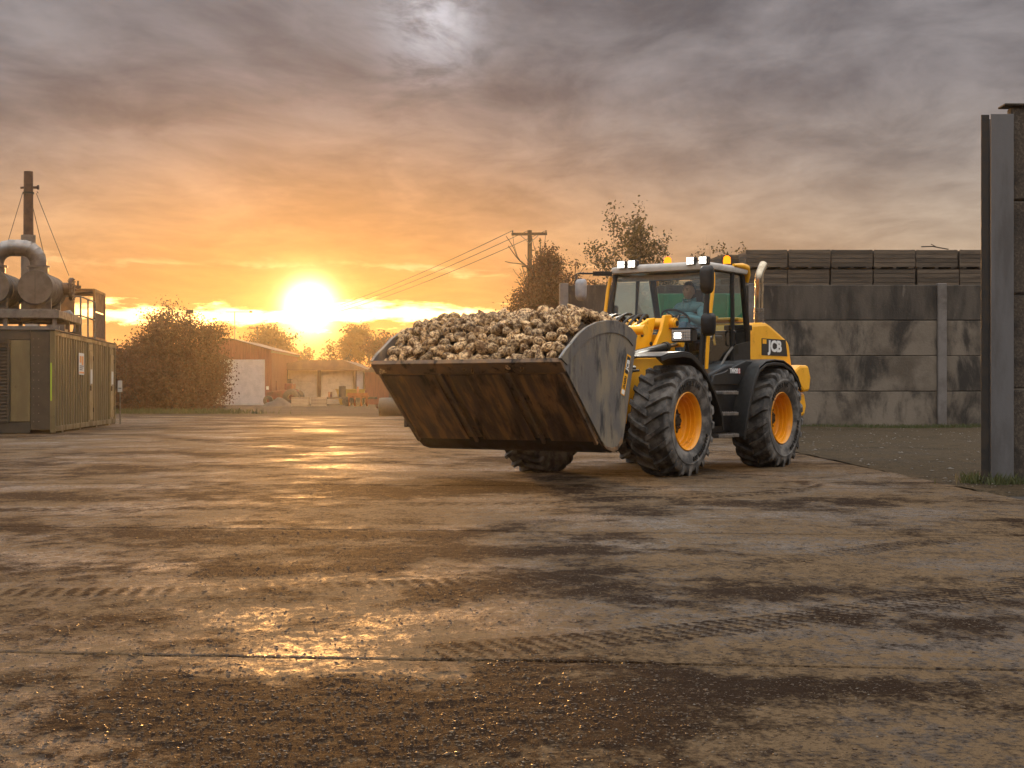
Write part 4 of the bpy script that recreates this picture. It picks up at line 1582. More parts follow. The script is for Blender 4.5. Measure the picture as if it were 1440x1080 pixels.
lpo = lp.build('logo_panel', M['logo_black'], L)
t_ = MB()
text(t_, 'JCB', (-2.34, HB + .009, 1.650), (-1, 0, 0), (0, 0, 1), .215, 1.36, .042, .002)
t_.build('logo_text', M['logo_white'], lpo)
MB().box(-2.05, -1.92, HB + .0065, HB + .0085, 1.685, 1.748).build('logo_square', M['yellow'], lpo)
vt = MB()
for k in range(7):
    vt.box(-3.0, -2.96, -.45, .45, 1.32 + .05 * k, 1.345 + .05 * k)
vt.build('grille', M['black'], L)
# exhaust stack
ex = MB()
exb = (-2.10, .50)
ex.tube([(-2.08, .50, 2.14), (-2.08, .50, 2.38), (-2.10, .50, 2.47), (-2.08, .50, 2.58), (-2.10, .50, 2.68), (-2.20, .50, 2.79), (-2.235, .50, 2.815)], [.062, .062, .062, .060, .060, .062, .064], 20, caps=False)
exo = ex.build('exhaust_stack', M['chrome'], L, smooth=True)
sh_ = MB()
for k in range(9):
    zz = 1.965 + k * .026
    for i in range(16):
        a = 2 * math.pi * (i + .5 * (k % 2)) / 16
        sh_.bar((-2.08 + .068 * math.cos(a - .14), .50 + .068 * math.sin(a - .14), zz), (-2.08 + .068 * math.cos(a + .14), .50 + .068 * math.sin(a + .14), zz + .012), .004, .016)
sh_.cyl((-2.08, .5, 1.95), (-2.08, .5, 2.20), .060, n=18)
sh_.build('heat_shield', M['steel'], exo)
MB().tube([(-1.82, .46, 1.80), (-1.92, .52, 1.88), (-2.06, .54, 1.93), (-2.08, .52, 1.97)], [.09, .085, .075, .07], 14).build('exhaust_elbow', M['rust'], exo, smooth=True)
MB().box(-1.95, -1.62, -.10, .40, 1.985, 2.05).build('air_intake', M['yellow'], L, bevel=.03)
MB().box(-1.60, -1.36, .30, .62, 1.86, 1.93).build('rear_ledge', M['black'], L, bevel=.01)

# small lamp objects giving the lit lamps their light
def spot(loc, target, energy, colr, size, blend=.6, radius=.05):
    d = bpy.data.lights.new('lamp_light', 'SPOT')
    d.energy = energy
    d.color = colr
    d.spot_size = R(size)
    d.spot_blend = blend
    d.shadow_soft_size = radius
    o = bpy.data.objects.new('lamp_light', d)
    o.location = loc
    o.rotation_euler = (Vector(target) - Vector(loc)).to_track_quat('-Z', 'Y').to_euler()
    o.parent = L
    col.objects.link(o)
for y in (-.45, .59):
    spot((.08, y, 2.705), (4.2, y * 1.2, .75), 45, (1, .90, .74), 80)
spot((.90, .73, 1.71), (5.5, .9, .2), 22, (1, .92, .78), 60)

# ------------------------------------------------------------------ sugar beets in the bucket
LM = Matrix.Translation(Vector(LO)) @ Matrix.Rotation(LROT, 4, 'Z')


def heap_h(x, y):
    u = np.clip((4.30 - x) / .72, 0, 1)
    front = 1.33 + .53 * np.sin(u * math.pi / 2) ** .95
    e = np.clip((1.24 - np.abs(y)) / .10, 0, 1) ** .6
    back = 1 - .35 * np.clip((3.25 - x) / .35, 0, 1) ** 2
    bumps = .10 * (fbm(x * 2.6 + 3, y * 2.6 + 9, 3) - .5)
    e = e * (.35 + .65 * np.clip((y + 1.24) / .42, 0, 1))
    right_dip = 1.0 - .06 * np.clip((y - .9) / .3, 0, 1)
    return 1.28 + (front - 1.28 + bumps) * (.55 + .45 * e) * back * right_dip


def heap_core():
    xs = np.linspace(2.95, 4.28, 36)
    ys = np.linspace(-1.215, 1.215, 60)
    mb = MB()
    vs = []
    for x in xs:
        for y in ys:
            vs.append((x, y, float(heap_h(np.array(x), np.array(y))) - .11))
    n2 = len(ys)
    fs = [(i * n2 + j, (i + 1) * n2 + j, (i + 1) * n2 + j + 1, i * n2 + j + 1) for i in range(len(xs) - 1) for j in range(n2 - 1)]
    mb.add(vs, fs)
    o = mb.build('beet_soil', M['beetsoil'], smooth=True)
    o.matrix_world = LM
    return tag(o, 'dark soil and buried beets under the top layer of the heap', kind='stuff')


heap_core()


def beet_mesh(seed):
    r = np.random.default_rng(seed)
    bm = bmesh.new()
    bmesh.ops.create_icosphere(bm, subdivisions=3, radius=1.0)
    off = r.random(3) * 20
    tp_ = r.uniform(.35, .9)
    el = r.uniform(1.0, 1.5)
    for v in bm.verts:
        p = np.array(v.co)
        nz = (fbm(np.array([p[0] * 1.4 + off[0] + p[2]]), np.array([p[1] * 1.4 + off[1] - p[2] * .7]), 3)[0] - .5)
        nz2 = (fbm(np.array([p[0] * 4 + off[2] + p[2] * 3]), np.array([p[1] * 4 + off[0] - p[2] * 2]), 2)[0] - .5)
        k = 1 + .75 * nz + .42 * nz2
        t = (p[0] + 1) / 2
        rad = (1 - tp_ * max(0, t - .35) / .65 * .95)
        # shallow crown ring at the top end
        if t < .12:
            rad *= 1.0
        v.co = Vector((p[0] * el * (1 if t > .2 else .9), p[1] * rad * k, p[2] * rad * k * .90))
    me = bpy.data.meshes.new('sugar_beet')
    bm.to_mesh(me)
    bm.free()
    me.shade_smooth()
    me.materials.append(M['beet'])
    return me


beets = [beet_mesh(100 + i) for i in range(9)]
br_ = random.Random(21)
spots = []
tries = 0
while len(spots) < 297 and tries < 60000:
    tries += 1
    x, y = br_.uniform(3.05, 4.30), br_.uniform(-1.16, 1.16)
    hz = float(heap_h(np.array(x), np.array(y)))
    if all((x - a) ** 2 + (y - b) ** 2 + (hz - c) ** 2 > .108 ** 2 for a, b, c in spots):
        spots.append((x, y, hz))
for (x, y, hz) in spots:
    o = bpy.data.objects.new('sugar_beet', br_.choice(beets))
    sc_ = br_.uniform(.056, .090)
    hz -= br_.uniform(.0, .035)
    mloc = Matrix.Translation((x, y, hz + br_.uniform(-.02, .02))) @ Quaternion((br_.gauss(0, 1), br_.gauss(0, 1), br_.gauss(0, 1), br_.gauss(0, 1))).normalized().to_matrix().to_4x4() @ Matrix.Diagonal((sc_, sc_ * br_.uniform(.8, 1.1), sc_ * br_.uniform(.8, 1.05), 1))
    o.matrix_world = LM @ mloc
    col.objects.link(o)
    tag(o, 'mud covered sugar beet in the heap filling the loader bucket', 'sugar beet', 'sugar beets heaped in the loader bucket')

# ------------------------------------------------------------------ driver
def skin_mesh(chains, sub=1):
    """chains: list of lists of (pos, radius); chains joined where positions coincide"""
    idx = {}
    vs, es, rs = [], [], []
    for ch_ in chains:
        prev = None
        for p, r_ in ch_:
            k = tuple(round(c, 4) for c in p)
            if k not in idx:
                idx[k] = len(vs)
                vs.append(p)
                rs.append(r_)
            if prev is not None:
                es.append((prev, idx[k]))
            prev = idx[k]
    me = bpy.data.meshes.new('skin')
    me.from_pydata(vs, es, [])
    o = bpy.data.objects.new('skin', me)
    col.objects.link(o)
    md = o.modifiers.new('skin', 'SKIN')
    for i, sv in enumerate(me.skin_vertices[0].data):
        r_ = rs[i]
        sv.radius = r_ if isinstance(r_, tuple) else (r_, r_)
        sv.use_root = (i == 0)
    md.use_smooth_shade = True
    ss = o.modifiers.new('sub', 'SUBSURF')
    ss.levels = ss.render_levels = sub
    dg = bpy.context.evaluated_depsgraph_get()
    out_ = bpy.data.meshes.new_from_object(o.evaluated_get(dg), depsgraph=dg)
    bpy.data.objects.remove(o)
    return out_


def head_mesh():
    bm = bmesh.new()
    bmesh.ops.create_uvsphere(bm, u_segments=40, v_segments=30, radius=1.0)
    for v in bm.verts:
        x, y, zz = v.co
        # face looks along +x
        w = .076
        X, Y, Z = x * .098, y * w, zz * .118
        if zz < -.15:
            k = 1 - .30 * min(1, (-.15 - zz) / .75)
            Y *= k
            X = X * (1 - .12 * min(1, (-.15 - zz) / .8)) + .012 * min(1, (-.15 - zz) / .6)
        if x < 0 and zz > -.3:
            X *= 1.08
        if x > 0.2:
            # flatten face, brow, sockets, nose, lips, chin
            X = .2 * .098 + (X - .2 * .098) * .93
            X += .007 * math.exp(-((zz - .18) / .10) ** 2) * math.exp(-(y / .5) ** 2)
            for sy in (-1, 1):
                X -= .013 * math.exp(-((zz - .03) / .10) ** 2 - ((y - sy * .40) / .17) ** 2)
                X += .004 * math.exp(-((zz + .25) / .16) ** 2 - ((y - sy * .5) / .18) ** 2)
            nose = math.exp(-(y / .13) ** 2) * (max(0, min(1, (.10 - zz) / .36)) if zz > -.26 else max(0, 1 - (-.26 - zz) / .07))
            X += .027 * nose
            X += .007 * math.exp(-((zz + .47) / .05) ** 2 - (y / .24) ** 2)
            X += .006 * math.exp(-((zz + .58) / .05) ** 2 - (y / .20) ** 2)
            X -= .004 * math.exp(-((zz + .525) / .02) ** 2 - (y / .26) ** 2)
            X += .010 * math.exp(-((zz + .85) / .15) ** 2 - (y / .30) ** 2)
        v.co = (X, Y, Z)
    # ears
    for sy in (-1, 1):
        ret = bmesh.ops.create_uvsphere(bm, u_segments=12, v_segments=8, radius=1.0)
        for v in ret['verts']:
            x, y, zz = v.co
            v.co = (-.012 + x * .018 - .010 * zz * .3, sy * (.074 + .010 * (y * sy) * .6), -.004 + zz * .031)
    me = bpy.data.meshes.new('head')
    bm.to_mesh(me)
    bm.free()
    return me


person = thing('person', 'driver in a teal jacket sitting in the loader cab with hand on steering wheel', 'person', tuple((LM @ Vector((-.86, .02, 1.68)))), LROT)
PB = Vector((-.86, .02, 1.68))          # seat point, loader space
def pl(x, y, zz):
    return (x, y, zz)
# joints relative to the seat point (x forward, y left, z up)
pel, wai, che, nec = (0, 0, .10), (-.02, 0, .26), (-.02, 0, .43), (-.02, 0, .555)
hdc = Vector((.005, 0, .705))
shl, shr = (-.02, .175, .475), (-.02, -.175, .475)
ell, elr = (.12, .285, .26), (.13, -.275, .27)
wrl, wrr = (.345, .145, .34), (.34, -.10, .36)
kl, kr = (.44, .13, .22), (.44, -.13, .24)
al, ar = (.52, .13, -.24), (.52, -.14, -.24)
def lerp(a, b, t):
    return tuple(a[i] + (b[i] - a[i]) * t for i in range(3))
def hand(wr, dirv, down, side):
    """finger chains curling round the steering wheel"""
    d = Vector(dirv).normalized()
    dn_ = Vector(down).normalized()
    sd = d.cross(dn_).normalized() * side
    w = Vector(wr)
    palm = w + d * .055
    out_ = [[(tuple(w), .024), (tuple(palm), (.036, .020))]]
    for i, ln in enumerate((.070, .080, .075, .060)):
        b0 = palm + d * .030 + sd * (.030 - .020 * i)
        p1 = b0 + d * ln * .38 + dn_ * .006
        p2 = p1 + d * ln * .10 + dn_ * ln * .42
        p3 = p2 - d * ln * .32 + dn_ * ln * .18
        out_.append([(tuple(palm), (.036, .020)), (tuple(b0), .0115), (tuple(p1), .0105), (tuple(p2), .0095), (tuple(p3), .0085)])
    t0 = w + d * .03 + sd * .034
    t1 = t0 + sd * .022 + d * .028 + dn_ * .012
    t2 = t1 + d * .028 + dn_ * .016
    out_.append([(tuple(w), .024), (tuple(t0), .0135), (tuple(t1), .0115), (tuple(t2), .0095)])
    return out_
dl = Vector(wrl) - Vector(ell)
body_ch = [[(pel, (.15, .115)), (wai, (.135, .10)), (che, (.15, .105)), ((-.02, 0, .50), (.10, .075)), (nec, (.058, .058)), ((-.005, 0, .64), (.055, .055))],
           [((-.02, 0, .50), (.10, .075)), (shl, .062), (lerp(shl, ell, .5), .050), (ell, .042), (lerp(ell, wrl, .5), .037), (wrl, .027)],
           [((-.02, 0, .50), (.10, .075)), (shr, .062), (lerp(shr, elr, .5), .050), (elr, .042), (lerp(elr, wrr, .5), .037), (wrr, .027)],
           [(pel, (.15, .115)), ((.06, .10, .09), .085), (lerp((.06, .10, .09), kl, .5), .075), (kl, .060), (lerp(kl, al, .45), .052), (al, .038), ((.62, .13, -.29), .035)],
           [(pel, (.15, .115)), ((.06, -.10, .09), .085), (lerp((.06, -.10, .09), kr, .5), .075), (kr, .060), (lerp(kr, ar, .45), .052), (ar, .038), ((.62, -.14, -.29), .035)]]
body_ch += hand(wrl, (.55, -.80, .10), (.35, .15, -.9), 1)
body_ch += hand(wrr, (.75, .45, .10), (.35, -.15, -.9), -1)
bme = skin_mesh(body_ch, 1)
hme = head_mesh()
HT = Matrix.Translation(hdc) @ Matrix.Rotation(R(-8), 4, 'Z') @ Matrix.Rotation(R(-4), 4, 'Y')
bm = bmesh.new()
bm.from_mesh(bme)
b2 = bmesh.new()
b2.from_mesh(hme)
b2.transform(HT)
b2.to_mesh(hme)
bm.from_mesh(hme)
body_me = bpy.data.meshes.new('body')
bm.to_mesh(body_me)
bm.free()
body_me.materials.append(M['skin'])
body = bpy.data.objects.new('body', body_me)
body.parent = person
col.objects.link(body)
rmz = body.modifiers.new('remesh', 'REMESH')
rmz.mode = 'VOXEL'
rmz.voxel_size = .0055
rmz.use_smooth_shade = True


def cloth(name, chains, material, sub=2):
    me = skin_mesh(chains, sub)
    me.materials.clear()
    me.materials.append(material)
    me.shade_smooth()
    o = bpy.data.objects.new(name, me)
    o.parent = person
    col.objects.link(o)
    return o


cloth('jacket', [[((0, 0, .12), (.175, .145)), (wai, (.165, .135)), (che, (.178, .135)), ((-.02, 0, .50), (.125, .10)), ((-.018, 0, .555), (.082, .080)), ((-.012, 0, .600), (.078, .076))],
                 [((-.02, 0, .50), (.125, .10)), (shl, .088), (lerp(shl, ell, .5), .076), (ell, .066), (lerp(ell, wrl, .5), .056), (lerp(ell, wrl, .93), .042)],
                 [((-.02, 0, .50), (.125, .10)), (shr, .088), (lerp(shr, elr, .5), .076), (elr, .066), (lerp(elr, wrr, .5), .056), (lerp(elr, wrr, .93), .042)]], M['jacket'])
cloth('trousers', [[(pel, (.165, .13)), ((.06, .10, .10), .105), (lerp((.06, .10, .10), kl, .5), .096), (kl, .082), (lerp(kl, al, .45), .070), (al, .058)],
                   [(pel, (.165, .13)), ((.06, -.10, .10), .105), (lerp((.06, -.10, .10), kr, .5), .096), (kr, .082), (lerp(kr, ar, .45), .070), (ar, .058)]], M['trousers'])
for a_ in (al, ar):
    b_ = MB()
    b_.box(a_[0] - .05, a_[0] + .19, a_[1] - .05, a_[1] + .05, a_[2] - .115, a_[2] - .03)
    b_.box(a_[0] - .05, a_[0] + .05, a_[1] - .05, a_[1] + .05, a_[2] - .04, a_[2] + .06)
    b_.build('boot', M['boot'], person, bevel=.02)
# collar flaps and zip opening
co = MB()
co.prism([(.055, .03), (.075, .085), (.02, .10), (.0, .05)], 'x', .055, .075)
for sy in (1, -1):
    vs = [(.070, sy * .004, .46), (.062, sy * .050, .535), (.02, sy * .085, .60), (-.03, sy * .088, .615), (-.02, sy * .070, .56), (.048, sy * .060, .50)]
    co.add([(x, y, zz) for x, y, zz in vs], [(0, 1, 5), (1, 2, 4, 5), (2, 3, 4)])
co = MB()
for sy in (1, -1):
    pts = [(.098, sy * .006, .455), (.090, sy * .040, .535), (.040, sy * .082, .600), (-.035, sy * .092, .618), (-.038, sy * .094, .570), (.045, sy * .088, .545), (.092, sy * .052, .48)]
    n = len(pts)
    co.add(pts + [(x - .012, y * .92, zz - .004) for x, y, zz in pts], [tuple(range(n)), tuple(range(2 * n - 1, n - 1, -1))] + [(i, (i + 1) % n, n + (i + 1) % n, n + i) for i in range(n)])
co.build('collar', M['jacket'], person)
# hair cap
bm = bmesh.new()
bmesh.ops.create_uvsphere(bm, u_segments=36, v_segments=28, radius=1.0)
kill = []
for v in bm.verts:
    x, y, zz = v.co
    lim = .46 if x > .30 else (.46 - (.30 - x) * .62 if x > -.25 else (.12 - (-.25 - x) * 1.3))
    if zz < lim:
        kill.append(v)
    f_ = 1.07 + .03 * vnoise(np.array([x * 6 + 9]), np.array([y * 6 + zz * 5]))[0]
    v.co = (x * .098 * f_ * (1.06 if x < 0 else 1.0) - .003, y * .077 * f_, zz * .118 * f_ + .002)
bmesh.ops.delete(bm, geom=kill, context='VERTS')
bm.transform(HT)
hm = bpy.data.meshes.new('hair')
bm.to_mesh(hm)
bm.free()
hm.shade_smooth()
hm.materials.append(M['hair'])
ho = bpy.data.objects.new('hair', hm)
ho.parent = person
col.objects.link(ho)
so_ = ho.modifiers.new('thick', 'SOLIDIFY')
so_.thickness = .008
so_.offset = -.2
ey = MB()
for sy in (-1, 1):
    c = HT @ Vector((.081, sy * .030, .003))
    ey.cyl(c - Vector((.01, 0, 0)), c + Vector((.003, 0, 0)), .009, .007, n=10)
ey.build('eye', M['eye'], person)
bw = MB()
for sy in (-1, 1):
    a, b, c = HT @ Vector((.088, sy * .014, .018)), HT @ Vector((.088, sy * .032, .022)), HT @ Vector((.076, sy * .050, .017))
    bw.tube([a, b, c], [.004, .005, .003], 6)
bw.build('eyebrow', M['hair'], person)

# ------------------------------------------------------------------ green trailer behind the cab
tr = thing('farm_trailer', 'green high sided farm trailer standing behind the loader cab', 'trailer', (4.15, 33.5, 0), R(-3))
tb = MB()
tb.box(-1.05, 1.05, 0, .06, 2.55, 3.22)
tb.box(-1.05, 1.05, 5.0, 5.06, 2.55, 3.22)
for sx in (-1, 1):
    tb.box(sx * 1.05 - .03, sx * 1.05 + .03, .06, 5.0, 2.55, 3.22)
tb.build('upper_board', M['green'], tr, bevel=.01)
tb = MB()
tb.box(-1.08, 1.08, -.01, 5.08, .98, 2.535)
tb.build('trailer_body', M['darkgreen'], tr, bevel=.02)
for x in (-.7, 0, .7):
    MB().box(x - .05, x + .05, -.05, -.011, 1.0, 3.2).build('upright', M['green'], tr, bevel=.01)
MB().box(-.5, .5, .2, 6.8, .80, .975).build('trailer_frame', M['chassis'], tr)
wsrc = MB().lathe([(.2, -.16), (.44, -.16), (.5, -.12), (.5, .12), (.44, .16), (.2, .16)], 28, 'x', close=True)
w0 = wsrc.build('tyre', M['rubber'], tr, smooth=True, loc=(-.85, 1.8, .5))
for (x, y) in ((.85, 1.8), (-.85, 2.9), (.85, 2.9)):
    share(w0, 'tyre', tr, (x, y, .5))
ax_ = MB()
for y in (1.8, 2.9):
    ax_.cyl((-.85, y, .5), (.85, y, .5), .07, n=10)
    ax_.box(-.45, .45, y - .1, y + .1, .5, .8)
ax_.build('axle', M['chassis'], tr)
# ------------------------------------------------------------------ generator container on the left
gc = thing('generator_container', 'olive corrugated steel generator container with louvred end at left edge', 'container', (-11.1, 36.2, 0), math.atan2(1.4, 10.8))
# local frame: x to the right across the end, y away along the long side, z up; near right corner at the origin
CL, CWD, CHT = 10.9, 2.5, 2.5
cbm = MB()
cbm.box(-CWD, -.03, .03, CL, .10, CHT - .02)
cbm.build('container_body', M['container_dark'], gc)
# long side of vertical corrugations, with door openings left out
def corr(y0, y1, z0, z1):
    mb = MB()
    pitch = .40
    n = max(1, int(round((y1 - y0) / pitch)))
    p = (y1 - y0) / n
    path = []
    for i in range(n):
        b = y0 + i * p
        path += [(b, .0), (b + .34 * p, .0), (b + .46 * p, -.055), (b + .88 * p, -.055)]
    path.append((y1, 0))
    vs, fs = [], []
    for (y, x) in path:
        vs += [(x, y, z0), (x, y, z1)]
    for i in range(len(path) - 1):
        fs.append((2 * i, 2 * i + 2, 2 * i + 3, 2 * i + 1))
    mb.add(vs, fs)
    return mb.build('corrugated_panel', M['container'], gc)
corr(.12, 5.35, .18, CHT - .10)
corr(6.15, 9.55, .18, CHT - .10)
fm = MB()
for y in (.0, CL - .10):
    fm.box(-.10, .02, y, y + .115, 0.02, CHT)
fm.box(-.09, .015, .116, CL - .101, CHT - .11, CHT - .001)
fm.box(-.09, .012, .116, CL - .101, .05, .18)
for y in (1.2, 4.0, 7.0, 9.6):
    fm.box(-.12, -.02, y, y + .3, -.08, .05)
fm.build('corner_frame', M['container'], gc, bevel=.008)
for (ya, yb) in ((5.36, 6.14), (9.62, 10.45)):
    MB().box(-.06, .012, ya, yb, .18, CHT - .11).build('door_frame', M['container'], gc)
    d = MB().box(-.01, .035, ya + .06, yb - .06, .24, 2.16).build('door', M['door_gold'], gc, bevel=.006)
    MB().box(.036, .07, ya + .12, ya + .17, 1.05, 1.20).build('handle', M['chrome'], d, bevel=.006)
    MB().box(.036, .040, ya + .24, yb - .22, 1.25, 1.65).build('notice', M['sign'], d)
    hg = MB()
    for zz in (.45, 1.9):
        hg.cyl((.045, yb - .07, zz), (.045, yb - .07, zz + .12), .014, n=8)
    hg.build('hinge', M['chassis'], d)
    MB().box(.0125, .020, ya + .05, yb - .05, 2.18, 2.34).build('transom', M['door_gold'], gc)
sg = MB().box(.022, .030, 3.60, 4.50, 1.48, 2.06).build('hazard_sign', M['sign'], gc)
so = MB()
for (a, b, c, d) in ((3.72, 3.98, 1.80, 1.98), (4.08, 4.36, 1.74, 1.98)):
    so.box(.0305, .033, a, b, c, d)
so.box(.0305, .033, 3.66, 4.44, 1.515, 1.56)
so.build('sign_symbol', M['sign_orange'], sg)
so = MB()
for k in range(3):
    so.box(.0305, .033, 3.70, 4.38 - .1 * k, 1.70 - .05 * k, 1.725 - .05 * k)
so.build('sign_text', M['sign_ink'], sg)
# end facing the yard: louvre, plain door, bolts, tape
lv = MB()
for k in range(23):
    zz = .34 + k * .081
    lv.prism([(-.10, zz), (-.06, zz), (-.015, zz + .065), (-.055, zz + .065)], 'x', -2.45, -1.10) if False else lv.add(
        [(-2.45, .02, zz + .07), (-1.10, .02, zz + .07), (-1.10, -.05, zz), (-2.45, -.05, zz), (-2.45, .03, zz + .055), (-1.10, .03, zz + .055), (-1.10, -.04, zz - .012), (-2.45, -.04, zz - .012)],
        [(0, 1, 2, 3), (7, 6, 5, 4), (0, 4, 5, 1), (1, 5, 6, 2), (2, 6, 7, 3), (3, 7, 4, 0)])
lvo = lv.build('louvre_slat', M['container_dark'], gc)
lf = MB()
lf.box(-1.09, -1.03, -.06, .029, .30, 2.26)
lf.box(-2.5, -1.09, -.06, .029, 2.21, 2.27)
lf.box(-2.5, -1.09, -.06, .029, .28, .33)
lf.build('louvre_frame', M['container_dark'], gc)
MB().box(-1.02, -.56, -.02, .029, .30, 2.26).build('end_panel', M['container'], gc, bevel=.006)
MB().box(-.55, -.101, -.008, .029, .10, CHT).build('end_panel', M['container_dark'], gc, bevel=.004)
MB().box(-2.5, -.56, -.012, .029, .02, .27).build('end_sill', M['container_dark'], gc, bevel=.004)
MB().box(-2.5, -.56, -.012, .029, 2.28, CHT).build('end_header', M['container_dark'], gc, bevel=.004)
bl = MB()
for zz in np.linspace(.3, 2.3, 11):
    for x in (-.48, -.36):
        bl.cyl((x, -.008, zz), (x, -.022, zz), .014, n=6)
bl.build('bolt', M['frame_steel'], gc)
MB().box(-.085, -.055, -.006, -.0005, .80, 1.72).build('edge_tape', M['lime'], gc)
MB().box(-CWD, .03, -.03, CL + .03, CHT + .002, CHT + .04).build('container_roof', M['container_dark'], gc, bevel=.01)
MB().box(-2.0, -1.75, -.068, -.061, .30, .40).build('socket_box', M['chassis'], gc)
# small sign on a post past the container
GM = Matrix.Translation((-11.1, 36.2, 0)) @ Matrix.Rotation(math.atan2(1.4, 10.8), 4, 'Z')
def gpt(x, y, zz=0):
    return GM @ Vector((x, y, zz))
sp = thing('small_sign', 'small white notice on a post beyond the far end of the container', 'sign', gpt(.12, 11.2), 0)
MB().box(-.02, .02, 0, .03, 0, 1.45).build('post', M['frame_steel'], sp)
MB().box(-.07, .07, -.015, -.001, 1.02, 1.38).build('sign_plate', M['sign'], sp)
MB().box(-.05, .05, -.018, -.0155, 1.12, 1.15).build('sign_text', M['sign_ink'], sp)

# steel platform on the roof
pf = thing('roof_platform', 'grey steel beam platform carrying the silencers on the container roof', 'platform', gpt(0, 0, CHT + .04), GM.to_euler().z)
pb = MB()
for y in (.7, 2.6, 4.2):
    pb.box(-2.6, .0, y, y + .14, .30, .50)
for y in (.7, 4.2):
    pb.box(-2.6, .0, y - .01, y + .12, .0, .10)
for y in (.76, 2.66, 4.26):
    for x in (-.12, -1.3, -2.3):
        pb.box(x - .05, x + .05, y, y + .06, .10, .30)
pb.box(-.10, .0, .845, 4.195, .31, .49)
pb.box(-1.35, -1.25, .845, 4.195, .31, .49)
pb.build('beam', M['frame_steel'], pf, bevel=.006)
MB().box(-2.6, -.11, .85, 4.19, .502, .53).build('deck_plate', M['frame_steel'], pf)
bx = MB()
bx.box(-2.3, -1.9, .9, 1.2, .02, .22)
bx.box(-.85, -.55, .9, 1.2, .02, .16)
bx.build('junction_box', M['sign'], pf, bevel=.01)

def silencer(x, y, label):
    t = thing('exhaust_silencer', label, 'silencer', gpt(x, y, CHT + .57), GM.to_euler().z, 'exhaust silencers on the container roof')
    mb = MB()
    mb.lathe([(0, 0), (.42, 0), (.425, .02), (.425, .06), (.415, .065), (.415, 2.0), (.425, 2.005), (.425, 2.06), (.40, 2.08), (0, 2.09)], 40, 'y')
    o = mb.build('drum', M['tank'], t, smooth=True, loc=(0, 0, .55), angle=30)
    MB().box(-.004, .004, -.004, -.0005, -.40, .40).build('seam', M['chassis'], o)
    for yy in (.55, 1.1, 1.62):
        MB().lathe([(.416, yy), (.424, yy), (.424, yy + .05), (.416, yy + .05)], 40, 'y').build('strap', M['frame_steel'], o, smooth=True, angle=30)
    cr = MB()
    for yy in (.25, 1.6):
        cr.prism([(-.34, 0), (.34, 0), (.34, .40), (.22, .29), (0, .225), (-.22, .29), (-.34, .40)], 'y', yy, yy + .12)
    cr.build('cradle', M['frame_steel'], t)
    MB().lathe([(.225, .38), (.235, .38), (.235, .52), (.285, .52), (.285, .56), (.0, .56)], 28, 'z').build('outlet_collar', M['insul'], t, smooth=True, loc=(0, .45, .55), angle=30)
    return t
s1 = silencer(-.62, .95, 'exhaust silencer drum nearer the corrugated side wall of the container')
fl = MB()
fl.lathe([(.10, 0), (.30, 0), (.30, .035), (.10, .035)], 30, 'x', close=True)
fl.lathe([(.10, .05), (.30, .05), (.30, .085), (.10, .085)], 30, 'x', close=True)
fl.cyl((-.20, 0, 0), (0, 0, 0), .17, n=20)
for k in range(14):
    t_ = 2 * math.pi * k / 14
    fl.cyl((-.03, .26 * math.cos(t_), .26 * math.sin(t_)), (.12, .26 * math.cos(t_), .26 * math.sin(t_)), .018, n=6)
fl.build('pipe_flange', M['rust'], s1, smooth=True, angle=30, loc=(.56, 1.75, .62))
silencer(-1.66, .95, 'exhaust silencer drum cut off by the left edge of the photo')
# duct joining the two silencers: short straight segments, each with its own seam
dt = thing('exhaust_duct', 'silver insulated duct arching between the two exhaust silencers', 'duct', gpt(-1.14, 1.4, CHT + .57 + 1.12), GM.to_euler().z)
pts = [(.52, 0, .0), (.515, 0, .10), (.48, 0, .22), (.41, 0, .32), (.31, 0, .395), (.17, 0, .43), (0, 0, .435), (-.17, 0, .43), (-.31, 0, .395), (-.41, 0, .32), (-.48, 0, .22), (-.515, 0, .10), (-.52, 0, 0)]
for i in range(len(pts) - 1):
    a, b = Vector(pts[i]), Vector(pts[i + 1])
    e = (b - a).normalized() * .022
    MB().tube([a - e, b + e], [.205, .212], 26).build('duct_segment', M['insul'], dt, smooth=True, angle=50)
# chimney with guy wires
cs = thing('chimney_stack', 'tall dark rusty exhaust chimney rising behind the silencers', 'chimney', gpt(-1.18, 3.1, CHT + .57), GM.to_euler().z)
ck = MB()
ck.cyl((0, 0, 0), (0, 0, 2.05), .19, n=26)
ck.build('lower_sleeve', M['insul'], cs, smooth=True)
MB().cyl((0, 0, 2.051), (0, 0, 3.72), .128, .118, n=24).build('flue', M['rust'], cs, smooth=True)
ck = MB()
ck.lathe([(.12, 0), (.15, 0), (.15, .05), (.12, .05)], 20, 'z', close=True)
for a in (0, 120, 240):
    c = Vector((.20 * math.cos(R(a)), .20 * math.sin(R(a)), .025))
    ck.tube([c + Vector((math.cos(t), 0, math.sin(t))) * .045 for t in [2 * math.pi * k / 12 for k in range(13)]], .012, 6, caps=False)
ck.build('guy_collar', M['chassis'], cs, smooth=True, loc=(0, 0, 3.13))
MB().cyl((0, 0, 3.30), (.26, 0, 3.31), .035, n=12).cyl((.22, 0, 3.31), (.27, 0, 3.31), .06, n=14).cyl((-.2, 0, 3.29), (0, 0, 3.30), .03, n=10).build('sample_port', M['rust'], cs, smooth=True)
gw = MB()
gw.tube([(.20, 0, 3.15), (1.15, -.75, .95)], .009, 5)
gw.tube([(-.12, -.12, 3.15), (-.62, -.8, .9)], .009, 5)
gw.tube([(0, .2, 3.15), (.2, 3.2, .2)], .009, 5)
gw.build('guy_wire', M['wire'], cs)
